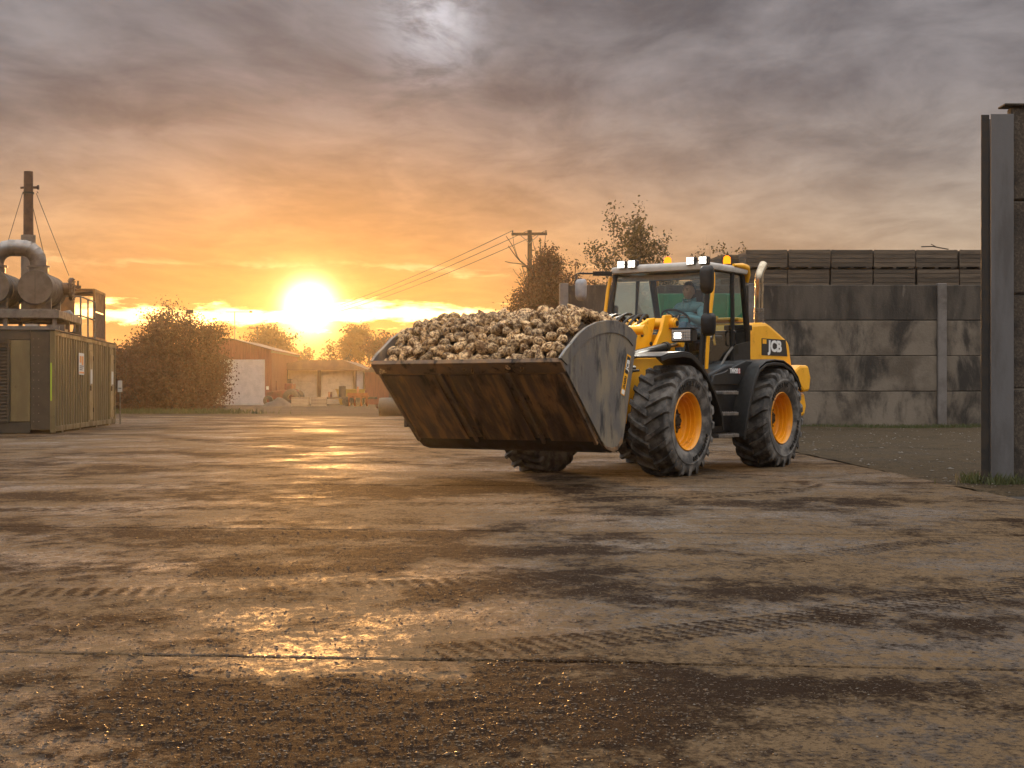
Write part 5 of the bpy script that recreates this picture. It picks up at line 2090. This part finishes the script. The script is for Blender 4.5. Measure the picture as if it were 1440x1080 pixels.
# cooler enclosure and hand rails on the far half of the roof
cl_ = thing('cooler_enclosure', 'copper brown cooler enclosure standing on the far half of the container roof', 'enclosure', gpt(-1.15, 7.2, CHT + .04), GM.to_euler().z)
cm_ = MB()
for (x, y) in ((0, 0), (1.05, 0), (0, 2.1), (1.05, 2.1)):
    cm_.box(x - .03, x + .03, y - .03, y + .03, 0, 1.45)
for zz in (.02, 1.39):
    cm_.box(.03, 1.02, -.03, .03, zz, zz + .06)
    cm_.box(1.02, 1.08, .03, 2.07, zz, zz + .06)
    cm_.box(.03, 1.02, 2.07, 2.13, zz, zz + .06)
cm_.build('corner_frame', M['amber_panel'], cl_)
MB().box(1.04, 1.06, .035, 2.065, .09, .80).build('lower_panel', M['rust'], cl_)
MB().box(1.04, 1.06, .035, 2.065, .84, 1.38).build('upper_panel', M['amber_panel'], cl_)
MB().box(.05, .50, -.01, .012, .55, 1.38).build('front_panel', M['amber_panel'], cl_)
MB().box(-.03, 1.08, -.03, 2.13, 1.452, 1.47).build('top_plate', M['amber_panel'], cl_)
MB().cyl((.55, .3, 1.47), (.55, .3, 1.72), .03, n=8).cyl((.55, .3, 1.50), (.55, .3, 1.58), .09, n=12).build('vent_pipe', M['rust'], cl_, smooth=True)
rl = thing('hand_rail', 'grey tube hand rail with pipes round the container roof walkway', 'railing', gpt(-.9, 4.4, CHT + .04), GM.to_euler().z)
rm = MB()
for (x, y) in ((0, 0), (.85, 0), (.85, 1.3), (.85, 2.6)):
    rm.cyl((x, y, 0), (x, y, 1.08), .024, n=8)
for zz in (.55, 1.07):
    rm.tube([(0, 0, zz), (.85, 0, zz), (.85, 2.6, zz)], .022, 8)
rm.build('rail_tube', M['frame_steel'], rl, smooth=True)
pm_ = MB()
pm_.tube([(-.4, .4, .0), (-.4, .4, .5), (-.2, .4, .65), (.5, .4, .65), (.62, .4, .5), (.62, .4, .05)], .07, 12)
pm_.tube([(-.2, 1.3, .0), (-.2, 1.3, .4), (.3, 1.3, .45), (.6, 1.3, .35), (.6, 1.3, 0)], .05, 10)
pm_.cyl((.05, .4, .56), (.05, .4, .74), .13, n=14)
pm_.box(-.35, .15, 1.7, 2.3, .02, .55)
pm_.build('coolant_pipe', M['insul'], rl, smooth=True)
vb = MB()
vb.box(-.15, .12, .22, .30, .62, .95)
vb.cyl((-.05, .26, .95), (-.05, .26, 1.12), .025, n=8)
vb.build('valve', M['rust'], rl, bevel=.01)

# ------------------------------------------------------------------ trees
def leaf_quads(pts, size, r, n_each, spread, flat=1.0):
    """random leaf-sized quads clustered round the points"""
    P = np.repeat(np.array(pts), n_each, axis=0)
    n = len(P)
    P = P + r.normal(0, spread, (n, 3)) * np.array([1, 1, .8])
    a = r.normal(0, 1, (n, 3))
    a /= np.linalg.norm(a, axis=1)[:, None]
    b = np.cross(a, r.normal(0, 1, (n, 3)))
    b /= np.linalg.norm(b, axis=1)[:, None]
    s_ = size * (.5 + r.random((n, 1)))
    a, b = a * s_, b * s_ * .6
    V = np.stack([P - a, P + b * .8, P + a, P - b], 1).reshape(-1, 3)
    F = np.arange(n * 4).reshape(-1, 4)
    return V, F


def add_np_mesh(name, V, F, material, parent):
    me = bpy.data.meshes.new(name)
    k = F.shape[1]
    me.vertices.add(len(V))
    me.vertices.foreach_set('co', V.astype(np.float32).ravel())
    me.loops.add(F.size)
    me.loops.foreach_set('vertex_index', F.astype(np.int32).ravel())
    me.polygons.add(len(F))
    me.polygons.foreach_set('loop_start', np.arange(0, F.size, k, dtype=np.int32))
    me.update(calc_edges=True)
    me.materials.append(material)
    o = bpy.data.objects.new(name, me)
    o.parent = parent
    col.objects.link(o)
    return o


def tree(name, label, cat, loc, height, width, lmat, seed, levels=4, trunk_h=.25, leaf=.14, n_each=9, spread=.30, r0=.16, gravity=.05, split=(3, 4), stems=1,
         envelope=None, group=None, leaves=True, spread_ang=38, depth=None, low_fill=0, lobes=None):
    t = thing(name, label, cat, loc, 0, group)
    rr_ = random.Random(seed)
    nr_ = np.random.default_rng(seed)
    tips = []
    mb = MB()
    depth = depth or width
    def grow(p, d, ln, rad, lev):
        pts = [p]
        q = p.copy()
        dd_ = d.copy()
        for i in range(4):
            dd_ = (dd_ + Vector((rr_.gauss(0, .13), rr_.gauss(0, .13), rr_.gauss(0, .08) + gravity * .5))).normalized()
            q = q + dd_ * ln / 4
            pts.append(q.copy())
        mb.tube(pts, [rad * (1 - .11 * i) for i in range(5)], 7 if lev < 2 else 4, caps=False)
        if lev >= levels:
            tips.append(tuple(q))
            tips.append(tuple(pts[3]))
            return
        if lev >= levels - 1:
            tips.append(tuple(pts[3]))
        for _ in range(rr_.randint(*split)):
            ang = R(rr_.uniform(spread_ang * .45, spread_ang * 1.25))
            az = rr_.uniform(0, 6.283)
            perp = dd_.orthogonal().normalized()
            perp.rotate(Quaternion(dd_, az))
            nd = (dd_ * math.cos(ang) + perp * math.sin(ang))
            nd.z += gravity
            nd.normalize()
            st = pts[rr_.choice((2, 3, 4, 4))]
            grow(st.copy(), nd, ln * rr_.uniform(.62, .88), rad * rr_.uniform(.48, .64), lev + 1)
    for s_ in range(stems):
        d0_ = Vector((rr_.gauss(0, .05 if stems == 1 else .35), rr_.gauss(0, .05 if stems == 1 else .3), 1)).normalized()
        grow(Vector((rr_.gauss(0, .0 if stems == 1 else width * .10), 0, -.15)), d0_, height * trunk_h * rr_.uniform(.9, 1.1), r0 * (1 if stems == 1 else .7), 0)
    # fit the skeleton to the wanted height and width
    V = np.array(mb.v)
    T = np.array(tips)
    top = np.percentile(T[:, 2], 99)
    hw = np.percentile(np.abs(T[:, 0]), 96)
    hd = np.percentile(np.abs(T[:, 1]), 96)
    sc3 = np.array([width / 2 / hw, depth / 2 / hd, (height - spread) / top])
    mb.v = [tuple(v) for v in V * sc3]
    T = T * sc3
    mb.build('trunk', M['bark'], t, smooth=True)
    if leaves:
        if lobes:
            ex_ = []
            wts = [a_[2] * a_[3] for a_ in lobes]
            for _ in range(low_fill):
                lx_, lz_, rx_, rz_ = rr_.choices(lobes, wts)[0]
                v_r = Vector((rr_.gauss(0, 1), rr_.gauss(0, 1), rr_.gauss(0, 1))).normalized() * rr_.uniform(.35, 1.0) ** .5
                if rr_.random() < .10:
                    v_r *= rr_.uniform(1.05, 1.28)
                ex_.append((lx_ + v_r.x * rx_, v_r.y * depth / 2 * min(1.0, rx_ / (width * .25)), max(.12, lz_ + v_r.z * rz_)))
            T = np.vstack([T, np.array(ex_)])
        elif low_fill:
            ex_ = []
            lumps = [(rr_.uniform(0, 6.283), rr_.uniform(.0, .9), rr_.uniform(.16, .48)) for _ in range(20)]
            for _ in range(low_fill):
                a = rr_.uniform(0, 6.283)
                u = rr_.uniform(.0, .90)
                rz = math.sqrt(max(0.0, 1 - ((u - .32) / .66) ** 2)) if u > .32 else .90 + .10 * u / .32
                k = rr_.uniform(.45, 1.0) ** .6
                for la, lu, lr in lumps:
                    dd2 = (math.sin((a - la) / 2) * 2) ** 2 + ((u - lu) * 3) ** 2
                    k *= 1 - lr * math.exp(-dd2 / .25)
                k *= rz
                ex_.append((math.cos(a) * k * width / 2, math.sin(a) * k * depth / 2, u * height * .97 + .08))
            T = np.vstack([T, np.array(ex_)])
        if envelope is not None:
            T = np.array([p for p in T if envelope(p)])
        LV, LF = leaf_quads(T, leaf, nr_, n_each, spread)
        LV[:, 2] = np.maximum(LV[:, 2], .03)
        add_np_mesh('crown', LV, LF, lmat, t)
    return t


# the big dark bushy tree between the container and the shed
tree('bushy_tree', 'big dark bushy tree spreading to the ground between container and shed', 'tree', (-17.9, 80, -.05), 5.75, 5.9, M['leaf_dark'], 5, levels=4, trunk_h=.22, leaf=.062, n_each=44, spread=.30, r0=.22, low_fill=1250, split=(3, 4), spread_ang=50, depth=5.0,
     lobes=[(-2.0, 1.5, 1.2, 1.6), (-.9, 2.2, 1.5, 2.2), (-.55, 4.1, 1.05, 1.15), (.55, 4.55, .55, .7), (1.15, 3.7, 1.0, 1.1), (1.6, 1.5, 1.0, 1.5), (.5, 1.6, 1.7, 1.7), (2.15, 2.5, .5, .55), (-1.7, 3.2, .7, .8), (1.9, 4.2, .5, .45)])
tree('bush', 'low ragged dark bush close behind the container end', 'bush', (-21.6, 82, -.05), 3.6, 4.2, M['leaf_dark'], 15, levels=4, trunk_h=.2, leaf=.07, n_each=24, spread=.32, stems=3, low_fill=420, split=(3, 3))
# bush and trees behind the left end of the concrete wall
tree('dense_tree', 'dense dark leaning tree beside the utility pole behind the wall end', 'tree', (1.45, 66, -.05), 7.9, 3.9, M['leaf_dark'], 8, levels=4, trunk_h=.26, leaf=.058, n_each=34, spread=.24, r0=.15, low_fill=950, split=(3, 4), spread_ang=27,
     lobes=[(-1.45, 3.5, .9, 1.1), (-.6, 4.6, .9, 1.2), (.1, 5.7, .65, 1.2), (.85, 4.9, .75, 1.1), (.15, 6.9, .22, .65), (.3, 3.2, 1.5, 1.5), (-1.9, 4.2, .3, .4)],
     envelope=lambda p: p[2] < 3.9 + (p[0] + 1.95) * 1.75 and p[2] < 8.0 - max(0, p[0] - .55) * 1.3)
tree('slender_tree', 'slender open tree with thin autumn leaves behind the cab roof', 'tree', (5.55, 74, -.05), 10.0, 4.7, M['leaf_olive'], 12, levels=5, trunk_h=.27, leaf=.075, n_each=12, spread=.19, r0=.12, split=(2, 4), spread_ang=34, stems=2, gravity=.09)
tree('bare_shrub', 'bare upright twigs standing behind the cab roof', 'shrub', (9.2, 74, -.05), 8.9, 2.4, M['leaf_olive'], 23, levels=3, trunk_h=.36, leaves=False, r0=.055, split=(2, 3), spread_ang=20, stems=4, gravity=.2)
tree('round_tree', 'small round leafy treetop above the amber beacon', 'tree', (11.1, 78, -.05), 8.9, 4.0, M['leaf_olive'], 31, levels=4, trunk_h=.3, leaf=.085, n_each=7, spread=.22, r0=.10, split=(3, 3), spread_ang=36)
# trees behind the sheds, against the sun
tree('sunlit_tree', 'sunlit golden tree behind the roller door shed', 'tree', (-27.3, 168, -.1), 8.6, 7.2, M['leaf_gold'], 41, levels=4, trunk_h=.24, leaf=.14, n_each=28, spread=.35, r0=.2, split=(3, 4))
tree('sunlit_tree', 'broad sunlit golden tree directly below the setting sun', 'tree', (-19.9, 165, -.1), 8.5, 7.4, M['leaf_gold'], 43, levels=4, trunk_h=.24, leaf=.14, n_each=28, spread=.35, r0=.2, split=(3, 4))
tree('thin_tree', 'thin straggling tree right of the sun behind the long shed', 'tree', (-17.4, 150, -.1), 6.2, 3.6, M['leaf_gold'], 47, levels=4, trunk_h=.26, leaf=.12, n_each=5, spread=.3, r0=.1, split=(2, 3), stems=2)
tree('dark_tree', 'dark red backlit tree peeping over the far end of the bucket', 'tree', (-12.6, 150, -.1), 7.2, 4.6, M['leaf_dark'], 53, levels=4, trunk_h=.25, leaf=.15, n_each=12, spread=.35, r0=.14, split=(3, 4), low_fill=300)
grass('grass', [(x, 76.5 + rng.random() * 2, 1.1, .5, -.08) for x in np.linspace(-22.5, -14.2, 14)], 2600, .28, 'strip of rough grass under the dark bushy tree', 9)

# ------------------------------------------------------------------ sheds
def corrugated(x0, x1, z0fn, z1fn, y, pitch, depth, name, mt, parent):
    mb = MB()
    n = int((x1 - x0) / pitch)
    vs, fs = [], []
    k = 0
    for i in range(n):
        b = x0 + (x1 - x0) * i / n
        p = (x1 - x0) / n
        for u, d in ((0, 0), (.4, 0), (.5, depth), (.9, depth)):
            x = b + u * p
            vs += [(x, y - d, z0fn(x)), (x, y - d, z1fn(x))]
    vs += [(x1, y, z0fn(x1)), (x1, y, z1fn(x1))]
    for i in range(len(vs) // 2 - 1):
        fs.append((2 * i, 2 * i + 2, 2 * i + 3, 2 * i + 1))
    mb.add(vs, fs)
    return mb.build(name, mt, parent)


s1 = thing('gable_shed', 'red brown gabled shed with big pale roller door', 'shed', (-24.75, 131, -.1))
RZ, EZ, HW = 5.85, 4.85, 3.65
roofz = lambda x: RZ - abs(x) * (RZ - EZ) / HW
w = MB()
w.prism([(-HW, 0), (HW, 0), (HW, EZ - .05), (0, RZ - .05), (-HW, EZ - .05)], 'y', .08, 16)
w.build('wall', M['cladding'], s1)
corrugated(-HW, HW, lambda x: 4.02, roofz, .0, .26, .035, 'gable_cladding', M['cladding'], s1)
corrugated(3.12, HW, lambda x: 0.0, lambda x: 4.01, .0, .26, .035, 'corner_cladding', M['cladding'], s1)
corrugated(-HW, -1.1, lambda x: 0.0, lambda x: 4.01, .0, .26, .035, 'side_cladding', M['cladding'], s1)
rd = MB()
for k in range(27):
    rd.box(-1.05, 3.08, .01 if k % 2 else .035, .05, .02 + k * .147, .02 + k * .147 + .125)
rdo = rd.build('roller_door', M['rollerdoor'], s1)
MB().box(-1.05, 3.08, .051, .07, 0, 4.0).build('door_backing', M['rollerdoor'], s1)
dfm = MB()
dfm.box(-1.12, -1.051, -.05, .07, 0, 4.08)
dfm.box(3.081, 3.15, -.05, .07, 0, 4.08)
dfm.build('door_frame', M['cladding'], s1)
MB().box(3.2, 3.42, -.08, -.036, 1.35, 1.65).build('notice', M['sign'], s1)
rfm = MB()
for sx in (-1, 1):
    rfm.add([(0, -.3, RZ + .04), (sx * (HW + .3), -.3, roofz(HW + .3) + .04), (sx * (HW + .3), 16.2, roofz(HW + .3) + .04), (0, 16.2, RZ + .04),
             (0, -.3, RZ - .03), (sx * (HW + .3), -.3, roofz(HW + .3) - .03), (sx * (HW + .3), 16.2, roofz(HW + .3) - .03), (0, 16.2, RZ - .03)],
            [(0, 1, 2, 3), (7, 6, 5, 4), (0, 4, 5, 1), (1, 5, 6, 2), (2, 6, 7, 3)])
rfm.build('roof', M['roof'], s1)
MB().box(3.65, 3.8, -.25, 16, 4.60, 4.74).build('gutter', M['frame_steel'], s1)

s2 = thing('open_shed', 'long low shed with cream bays and posts behind the parked machinery', 'shed', (-23.0, 140, -.1))
w = MB().box(0, 9.0, .5, 12, 0, 3.35).build('wall', M['shedpanel'], s2)
for i, (xa, xb) in enumerate(((.25, 1.55), (2.0, 4.65), (5.1, 7.95))):
    pn = MB()
    for k in range(3):
        pn.box(xa, xb, .30, .46, .05 + k * 1.03, 1.06 + k * 1.03)
    pn.build('bay_panel', M['shedpanel'], s2, bevel=.02)
for x in (.05, 1.78, 4.88, 8.25):
    MB().box(x - .14, x + .14, .12, .48, 0, 3.25).build('post', M['pole_wood'], s2)
MB().box(8.42, 9.02, .1, .48, 0, 3.3).build('corner_post', M['rollerdoor'], s2)
rm = MB()
rm.prism([(-.4, 3.32), (9.4, 3.28), (7.2, 4.15), (3.2, 4.12)], 'y', -.2, 12.3)
rm.prism([(-.5, 3.20), (9.5, 3.16), (9.5, 3.27), (-.5, 3.31)], 'y', -.35, 12.4)
rm.build('roof', M['roof'], s2)

s3 = thing('brick_barn', 'dark red barn side half hidden behind the bucket end', 'barn', (-13.4, 136, -.1))
MB().box(0, 16, 0, 10, 0, 3.0).build('wall', M['cladding'], s3)
MB().prism([(-.3, 2.95), (16.3, 2.95), (13, 4.6), (3.5, 4.6)], 'y', -.3, 10.3).build('roof', M['roof'], s3)
for x in (2.2, 5.4):
    MB().box(x, x + 1.4, -.05, -.002, 0, 2.3).build('door', M['rust'], s3)

s4 = thing('far_shed', 'pale roofed low shed glimpsed between container and dark tree', 'shed', (-36.5, 118, -.1))
MB().box(0, 7.5, 0, 10, 0, 3.4).build('wall', M['cladding'], s4)
MB().prism([(-.3, 3.35), (7.8, 3.35), (7.8, 3.5), (3.7, 4.5), (-.3, 3.5)], 'y', -.3, 10.3).build('roof', M['rollerdoor'], s4)

# ------------------------------------------------------------------ clutter in front of the sheds
ib = thing('bulk_container', 'white caged liquid container beside the dark bushy tree', 'tank', (-21.2, 108, -.1), R(8))
MB().box(-.48, .48, -.55, .55, .16, 1.08).build('bottle', M['ibc'], ib, bevel=.08)
cg = MB()
for x in np.linspace(-.5, .5, 6):
    cg.box(x - .012, x + .012, -.585, -.56, .14, 1.14)
for zz in (.16, .45, .75, 1.12):
    cg.box(-.52, .52, -.61, -.586, zz, zz + .03)
cg.build('cage', M['frame_steel'], ib)
MB().box(-.52, .52, -.6, .6, 0, .13).build('pallet_base', M['chassis'], ib)
MB().cyl((0, 0, 1.08), (0, 0, 1.14), .12, n=12).build('lid', M['chassis'], ib)
ib2 = share(ib.children[0], 'bulk', None) if False else None

tk = thing('parked_machine', 'old dark red farm machine parked in front of the cream bays', 'farm machine', (-19.0, 124, -.1), R(172))
b = MB()
b.prism([(-1.2, .55), (1.3, .55), (1.35, 1.15), (.5, 1.22), (-.3, 1.30), (-1.2, 1.35)], 'y', -.4, .4)
b.build('bonnet', M['machine_red'], tk, bevel=.04)
b = MB()
b.box(-.95, -.25, -.45, .45, 1.32, 1.85)
b.box(.55, .62, -.05, .05, 1.2, 2.1)
b.build('seat_box', M['machine_red'], tk, bevel=.04)
MB().box(-.75, -.45, -.2, .2, 1.852, 2.25).build('canister', M['chassis'], tk, bevel=.03)
wv = MB().lathe([(.25, -.18), (.62, -.18), (.70, -.12), (.70, .12), (.62, .18), (.25, .18)], 24, 'y', close=True)
wr_ = wv.build('tyre', M['tyre_old'], tk, smooth=True, loc=(-.9, .7, .7))
share(wr_, 'tyre', tk, (-.9, -.7, .7))
share(wr_, 'tyre', tk, (1.1, .6, .42), scale=(.6, .7, .6))
share(wr_, 'tyre', tk, (1.1, -.6, .42), scale=(.6, .7, .6))
MB().cyl((-.9, -.7, .7), (-.9, .7, .7), .2, n=12).cyl((1.1, -.6, .42), (1.1, .6, .42), .15, n=12).build('axle', M['machine_red'], tk)

def pallet_stack(x, y, nlay, w, label, rz=0.0):
    t = thing('pallet_stack', label, 'pallet stack', (x, y, -.1), rz, 'pale pallet stacks on the track')
    for k in range(nlay):
        m_ = MB()
        zz = k * .15
        for i in range(5):
            m_.box(-w / 2 + i * w / 5 + .02, -w / 2 + (i + 1) * w / 5 - .02, -.5, .5, zz + .122, zz + .145)
        for yy in (-.46, 0, .46):
            m_.box(-w / 2, w / 2, yy - .045, yy + .045, zz + .0, zz + .118)
        m_.build('pallet', M['pallet'], t)
    return t
pallet_stack(-16.7, 118, 5, 1.35, 'pale pallet stack on the left in front of the red machine')
pallet_stack(-15.25, 118, 5, 1.15, 'pale pallet stack on the right beside the low trailer')
im = thing('low_trailer', 'low flat farm trailer parked right of the pallet stacks', 'trailer', (-12.9, 121, -.1))
MB().box(-2.0, 1.9, -.8, .8, .58, .74).build('flat_bed', M['pole_wood'], im, bevel=.02)
MB().box(-1.9, -1.75, -.78, .78, .741, 1.15).build('headboard', M['machine_red'], im)
wv2 = MB().lathe([(.1, -.1), (.34, -.1), (.38, -.06), (.38, .06), (.34, .1), (.1, .1)], 20, 'y', close=True).build('tyre', M['tyre_old'], im, smooth=True, loc=(-.4, -.85, .39))
share(wv2, 'tyre', im, (.5, -.85, .39))
share(wv2, 'tyre', im, (-.4, .85, .39))
share(wv2, 'tyre', im, (.5, .85, .39))
MB().box(-.5, .6, -.76, .76, .36, .575).build('axle', M['chassis'], im)
dr = thing('oil_drum', 'dark oil drum standing upright on the low trailer', 'drum', (-13.75, 121, .64))
MB().lathe([(0, 0), (.29, 0), (.29, .3), (.305, .31), (.29, .32), (.29, .6), (.305, .61), (.29, .62), (.29, .88), (0, .88)], 20, 'z').build('drum_body', M['tyre_old'], dr, smooth=True, angle=30)
MB().cyl((.1, .1, .88), (.1, .1, .90), .05, n=8).build('cap', M['chassis'], dr)
og = thing('orange_implement', 'orange farm implement with tines beside the mustard skip', 'farm implement', (-14.0 + 1.9, 117, -.1))
b = MB()
b.bar((-.8, 0, .95), (.8, 0, .95), .2, .25)
b.bar((-.8, .6, .8), (.8, .6, .8), .2, .2)
b.bar((-.5, 0, .95), (-.4, .6, .8), .14, .14)
b.bar((.5, 0, .95), (.4, .6, .8), .14, .14)
b.bar((0, 0, 1.0), (0, .3, 1.55), .14, .14)
b.build('frame', M['machine_orange'], og, bevel=.02)
for x in (-.7, -.25, .25, .7):
    b = MB()
    b.tube([(x, 0, .9), (x, -.15, .6), (x, -.05, .3), (x, .15, .06)], .045, 6)
    b.tube([(x, .6, .75), (x, .45, .5), (x, .55, .25), (x, .75, .06)], .045, 6)
    b.build('tine', M['machine_orange'], og, smooth=True)
sk = thing('waste_skip', 'mustard yellow skip at the right end of the cream bays', 'skip', (-14.05, 130, -.1), R(5))
b = MB()
b.add([(-.9, -.6, .05), (.9, -.6, .05), (.9, .6, .05), (-.9, .6, .05), (-1.25, -.75, 1.35), (1.25, -.75, 1.35), (1.25, .75, 1.35), (-1.25, .75, 1.35)],
      [(3, 2, 1, 0), (0, 1, 5, 4), (1, 2, 6, 5), (2, 3, 7, 6), (3, 0, 4, 7)])
b.build('skip_body', M['skip'], sk)
b = MB()
b.tube([(-1.25, -.75, 1.36), (1.25, -.75, 1.36), (1.25, .75, 1.36), (-1.25, .75, 1.36), (-1.25, -.75, 1.36)], .05, 6)
for x in (-.5, .5):
    b.bar((x, -.63, .1), (x, -.77, 1.3), .08, .05)
b.build('rim_rail', M['skip'], sk)
hp = MB()
vs, fs = [], []
NX, NY = 26, 14
for i in range(NX + 1):
    for j in range(NY + 1):
        x, y = -1.5 + 3.0 * i / NX, -1.0 + 2.0 * j / NY
        k = max(0, 1 - abs(x / 1.5) ** 1.6 - abs(y / 1.0) ** 1.6)
        vs.append((x, y, .85 * k * (.6 + .4 * float(vnoise(np.array(x * 2 + 7), np.array(y * 2 + 3)))) - .05))
fs = [(i * (NY + 1) + j, (i + 1) * (NY + 1) + j, (i + 1) * (NY + 1) + j + 1, i * (NY + 1) + j + 1) for i in range(NX) for j in range(NY)]
hp.add(vs, fs)
hpo = hp.build('soil_heap', M['bank'], smooth=True, loc=(-18.7, 119.5, -.1))
tag(hpo, 'low heap of dark soil left of the pallet stacks', 'soil heap')

ot = thing('old_roller', 'old olive tyre roller lying by the barn with its drawbar raised', 'roller', (-5.35, 66, -.1), R(4))
MB().lathe([(.22, -.55), (.40, -.52), (.44, -.40), (.44, .40), (.40, .52), (.22, .55)], 24, 'x', close=True).build('drum', M['tyre_old'], ot, smooth=True, loc=(0, 0, .44))
b = MB()
b.bar((.62, 0, .44), (.95, -.1, 1.15), .08, .08)
b.bar((-.62, 0, .44), (-.62, -.4, .6), .06, .06)
b.bar((.62, 0, .44), (-.62, 0, .44), .06, .06)
b.build('drawbar', M['machine_red'], ot)

# ------------------------------------------------------------------ poles and lines
def utility_pole(x, y, h, label, rz):
    t = thing('utility_pole', label, 'utility pole', (x, y, -.1), rz, 'wooden utility poles along the power line')
    MB().cyl((0, 0, 0), (0, 0, h), .19, .14, n=14).build('pole', M['pole_wood'], t, smooth=True)
    MB().box(-1.15, 1.12, -.20, -.145, h - .34, h - .16).build('crossarm', M['pole_wood'], t, bevel=.01)
    b = MB()
    b.bar((-.55, -.17, h - .35), (0, -.17, h - .85), .05, .04)
    b.bar((.55, -.17, h - .35), (0, -.17, h - .85), .05, .04)
    b.build('brace', M['frame_steel'], t)
    for xx in (-1.08, -.1, 1.05):
        MB().lathe([(.02, 0), (.05, .02), (.035, .06), (.055, .09), (.03, .13), (0, .14)], 12, 'z').build('insulator', M['chassis'], t, smooth=True, loc=(xx, -.17, h - .16))
    b = MB()
    b.box(-.5, .42, -.22, -.145, h - 2.35, h - 2.24)
    b.bar((-.45, -.2, h - 2.3), (-.12, -.17, h - 3.9), .05, .05)
    b.bar((.38, -.2, h - 2.3), (.12, -.17, h - 3.2), .05, .05)
    b.build('stay_arm', M['pole_wood'], t)
    b = MB()
    b.tube([(-1.08, -.2, h - .1), (-1.0, -.25, h - .9), (-.75, -.28, h - 1.7), (-.42, -.25, h - 2.2)], .016, 5)
    b.tube([(1.05, -.2, h - .1), (.95, -.25, h - 1.1), (.6, -.25, h - 1.75), (.38, -.25, h - 2.2)], .016, 5)
    b.tube([(.15, -.1, h - .5), (1.3, .2, h - 5.5)], .018, 5)
    b.tube([(.15, -.1, h - 2.4), (.75, .1, h - 6)], .018, 5)
    b.build('down_lead', M['wire'], t)
    return t
PH_ = 11.42
utility_pole(1.13, 95, PH_, 'wooden utility pole with crossarm rising above the dense dark tree', R(-6))
utility_pole(-36.5, 214, 10.6, 'distant utility pole half lost in the glow behind the sheds', R(-6))
for k, xx in enumerate((-1.08, -.1, 1.05)):
    a = Vector((1.13 + xx, 95 - .2, -.1 + PH_ - .03 - (0 if k == 0 else .0)))
    b_ = Vector((-36.5 + xx, 214 - .2, -.1 + 10.6 - .03))
    pts = []
    for i in range(33):
        u = i / 32
        p = a.lerp(b_, u)
        p.z -= 1.15 * 4 * u * (1 - u)
        pts.append(p)
    c = MB().tube(pts, .022, 5).build('power_line', M['wire'])
    tag(c, ['uppermost power line running from the left tip of the crossarm towards the sun', 'middle power line running from the pole centre towards the sun',
            'lowest power line running from the right tip of the crossarm towards the sun'][k], 'cable', 'power lines from the utility pole')
fp = thing('flood_light_pole', 'small flood light on a pole standing out of the dark bushy tree', 'lamp post', (-20.7, 96, -.1))
MB().cyl((0, 0, 0), (0, 0, 6.2), .06, .045, n=8).build('pole', M['frame_steel'], fp, smooth=True)
MB().box(-.22, .22, -.14, .12, 6.2, 6.42).build('flood_lamp', M['chassis'], fp, bevel=.02)
an = thing('aerial', 'thin horizontal aerial on a mast above the shed ridge', 'aerial', (-24.6, 132.5, 5.6))
MB().cyl((0, 0, 0), (0, 0, 2.6), .035, n=6).build('mast', M['frame_steel'], an)
b = MB()
b.cyl((-.8, 0, 2.55), (1.5, 0, 2.55), .03, n=6)
for x in np.linspace(-.6, 1.4, 6):
    b.cyl((x, -.4, 2.55), (x, .4, 2.55), .015, n=5)
b.box(1.3, 1.55, -.06, .06, 2.48, 2.64)
b.build('boom', M['frame_steel'], an)

# hedge that closes the view far behind
hv = []
hr_ = np.random.default_rng(77)
hp_ = []
for i in range(2600):
    x = hr_.uniform(-110, 90)
    hgt = 3.0 + 2.2 * float(vnoise(np.array(x * .12 + 30), np.array(.5)))
    hp_.append((x, 285 + hr_.uniform(-3, 3), hr_.uniform(0, hgt)))
LV, LF = leaf_quads(hp_, .55, hr_, 5, .5)
ho_ = add_np_mesh('far_hedge', LV, LF, M['leaf_dark'], None)
tag(ho_, 'far dark hedge closing the view behind the sheds', kind='stuff')

# ------------------------------------------------------------------ air
hz = bpy.data.materials.new('evening haze')
hz.use_nodes = True
t = NT(hz.node_tree)
pv = t.n('ShaderNodeVolumePrincipled')
pv.inputs['Color'].default_value = (.98, .95, .90, 1)
pv.inputs['Density'].default_value = .00036
pv.inputs['Anisotropy'].default_value = .84
o_ = t.n('ShaderNodeOutputMaterial')
t.put(o_.inputs['Volume'], pv.outputs[0])
hzo = MB().box(-170, 170, -26, 335, -1.6, 12.6).build('haze', hz)
tag(hzo, 'thin golden evening haze over the yard', kind='stuff')
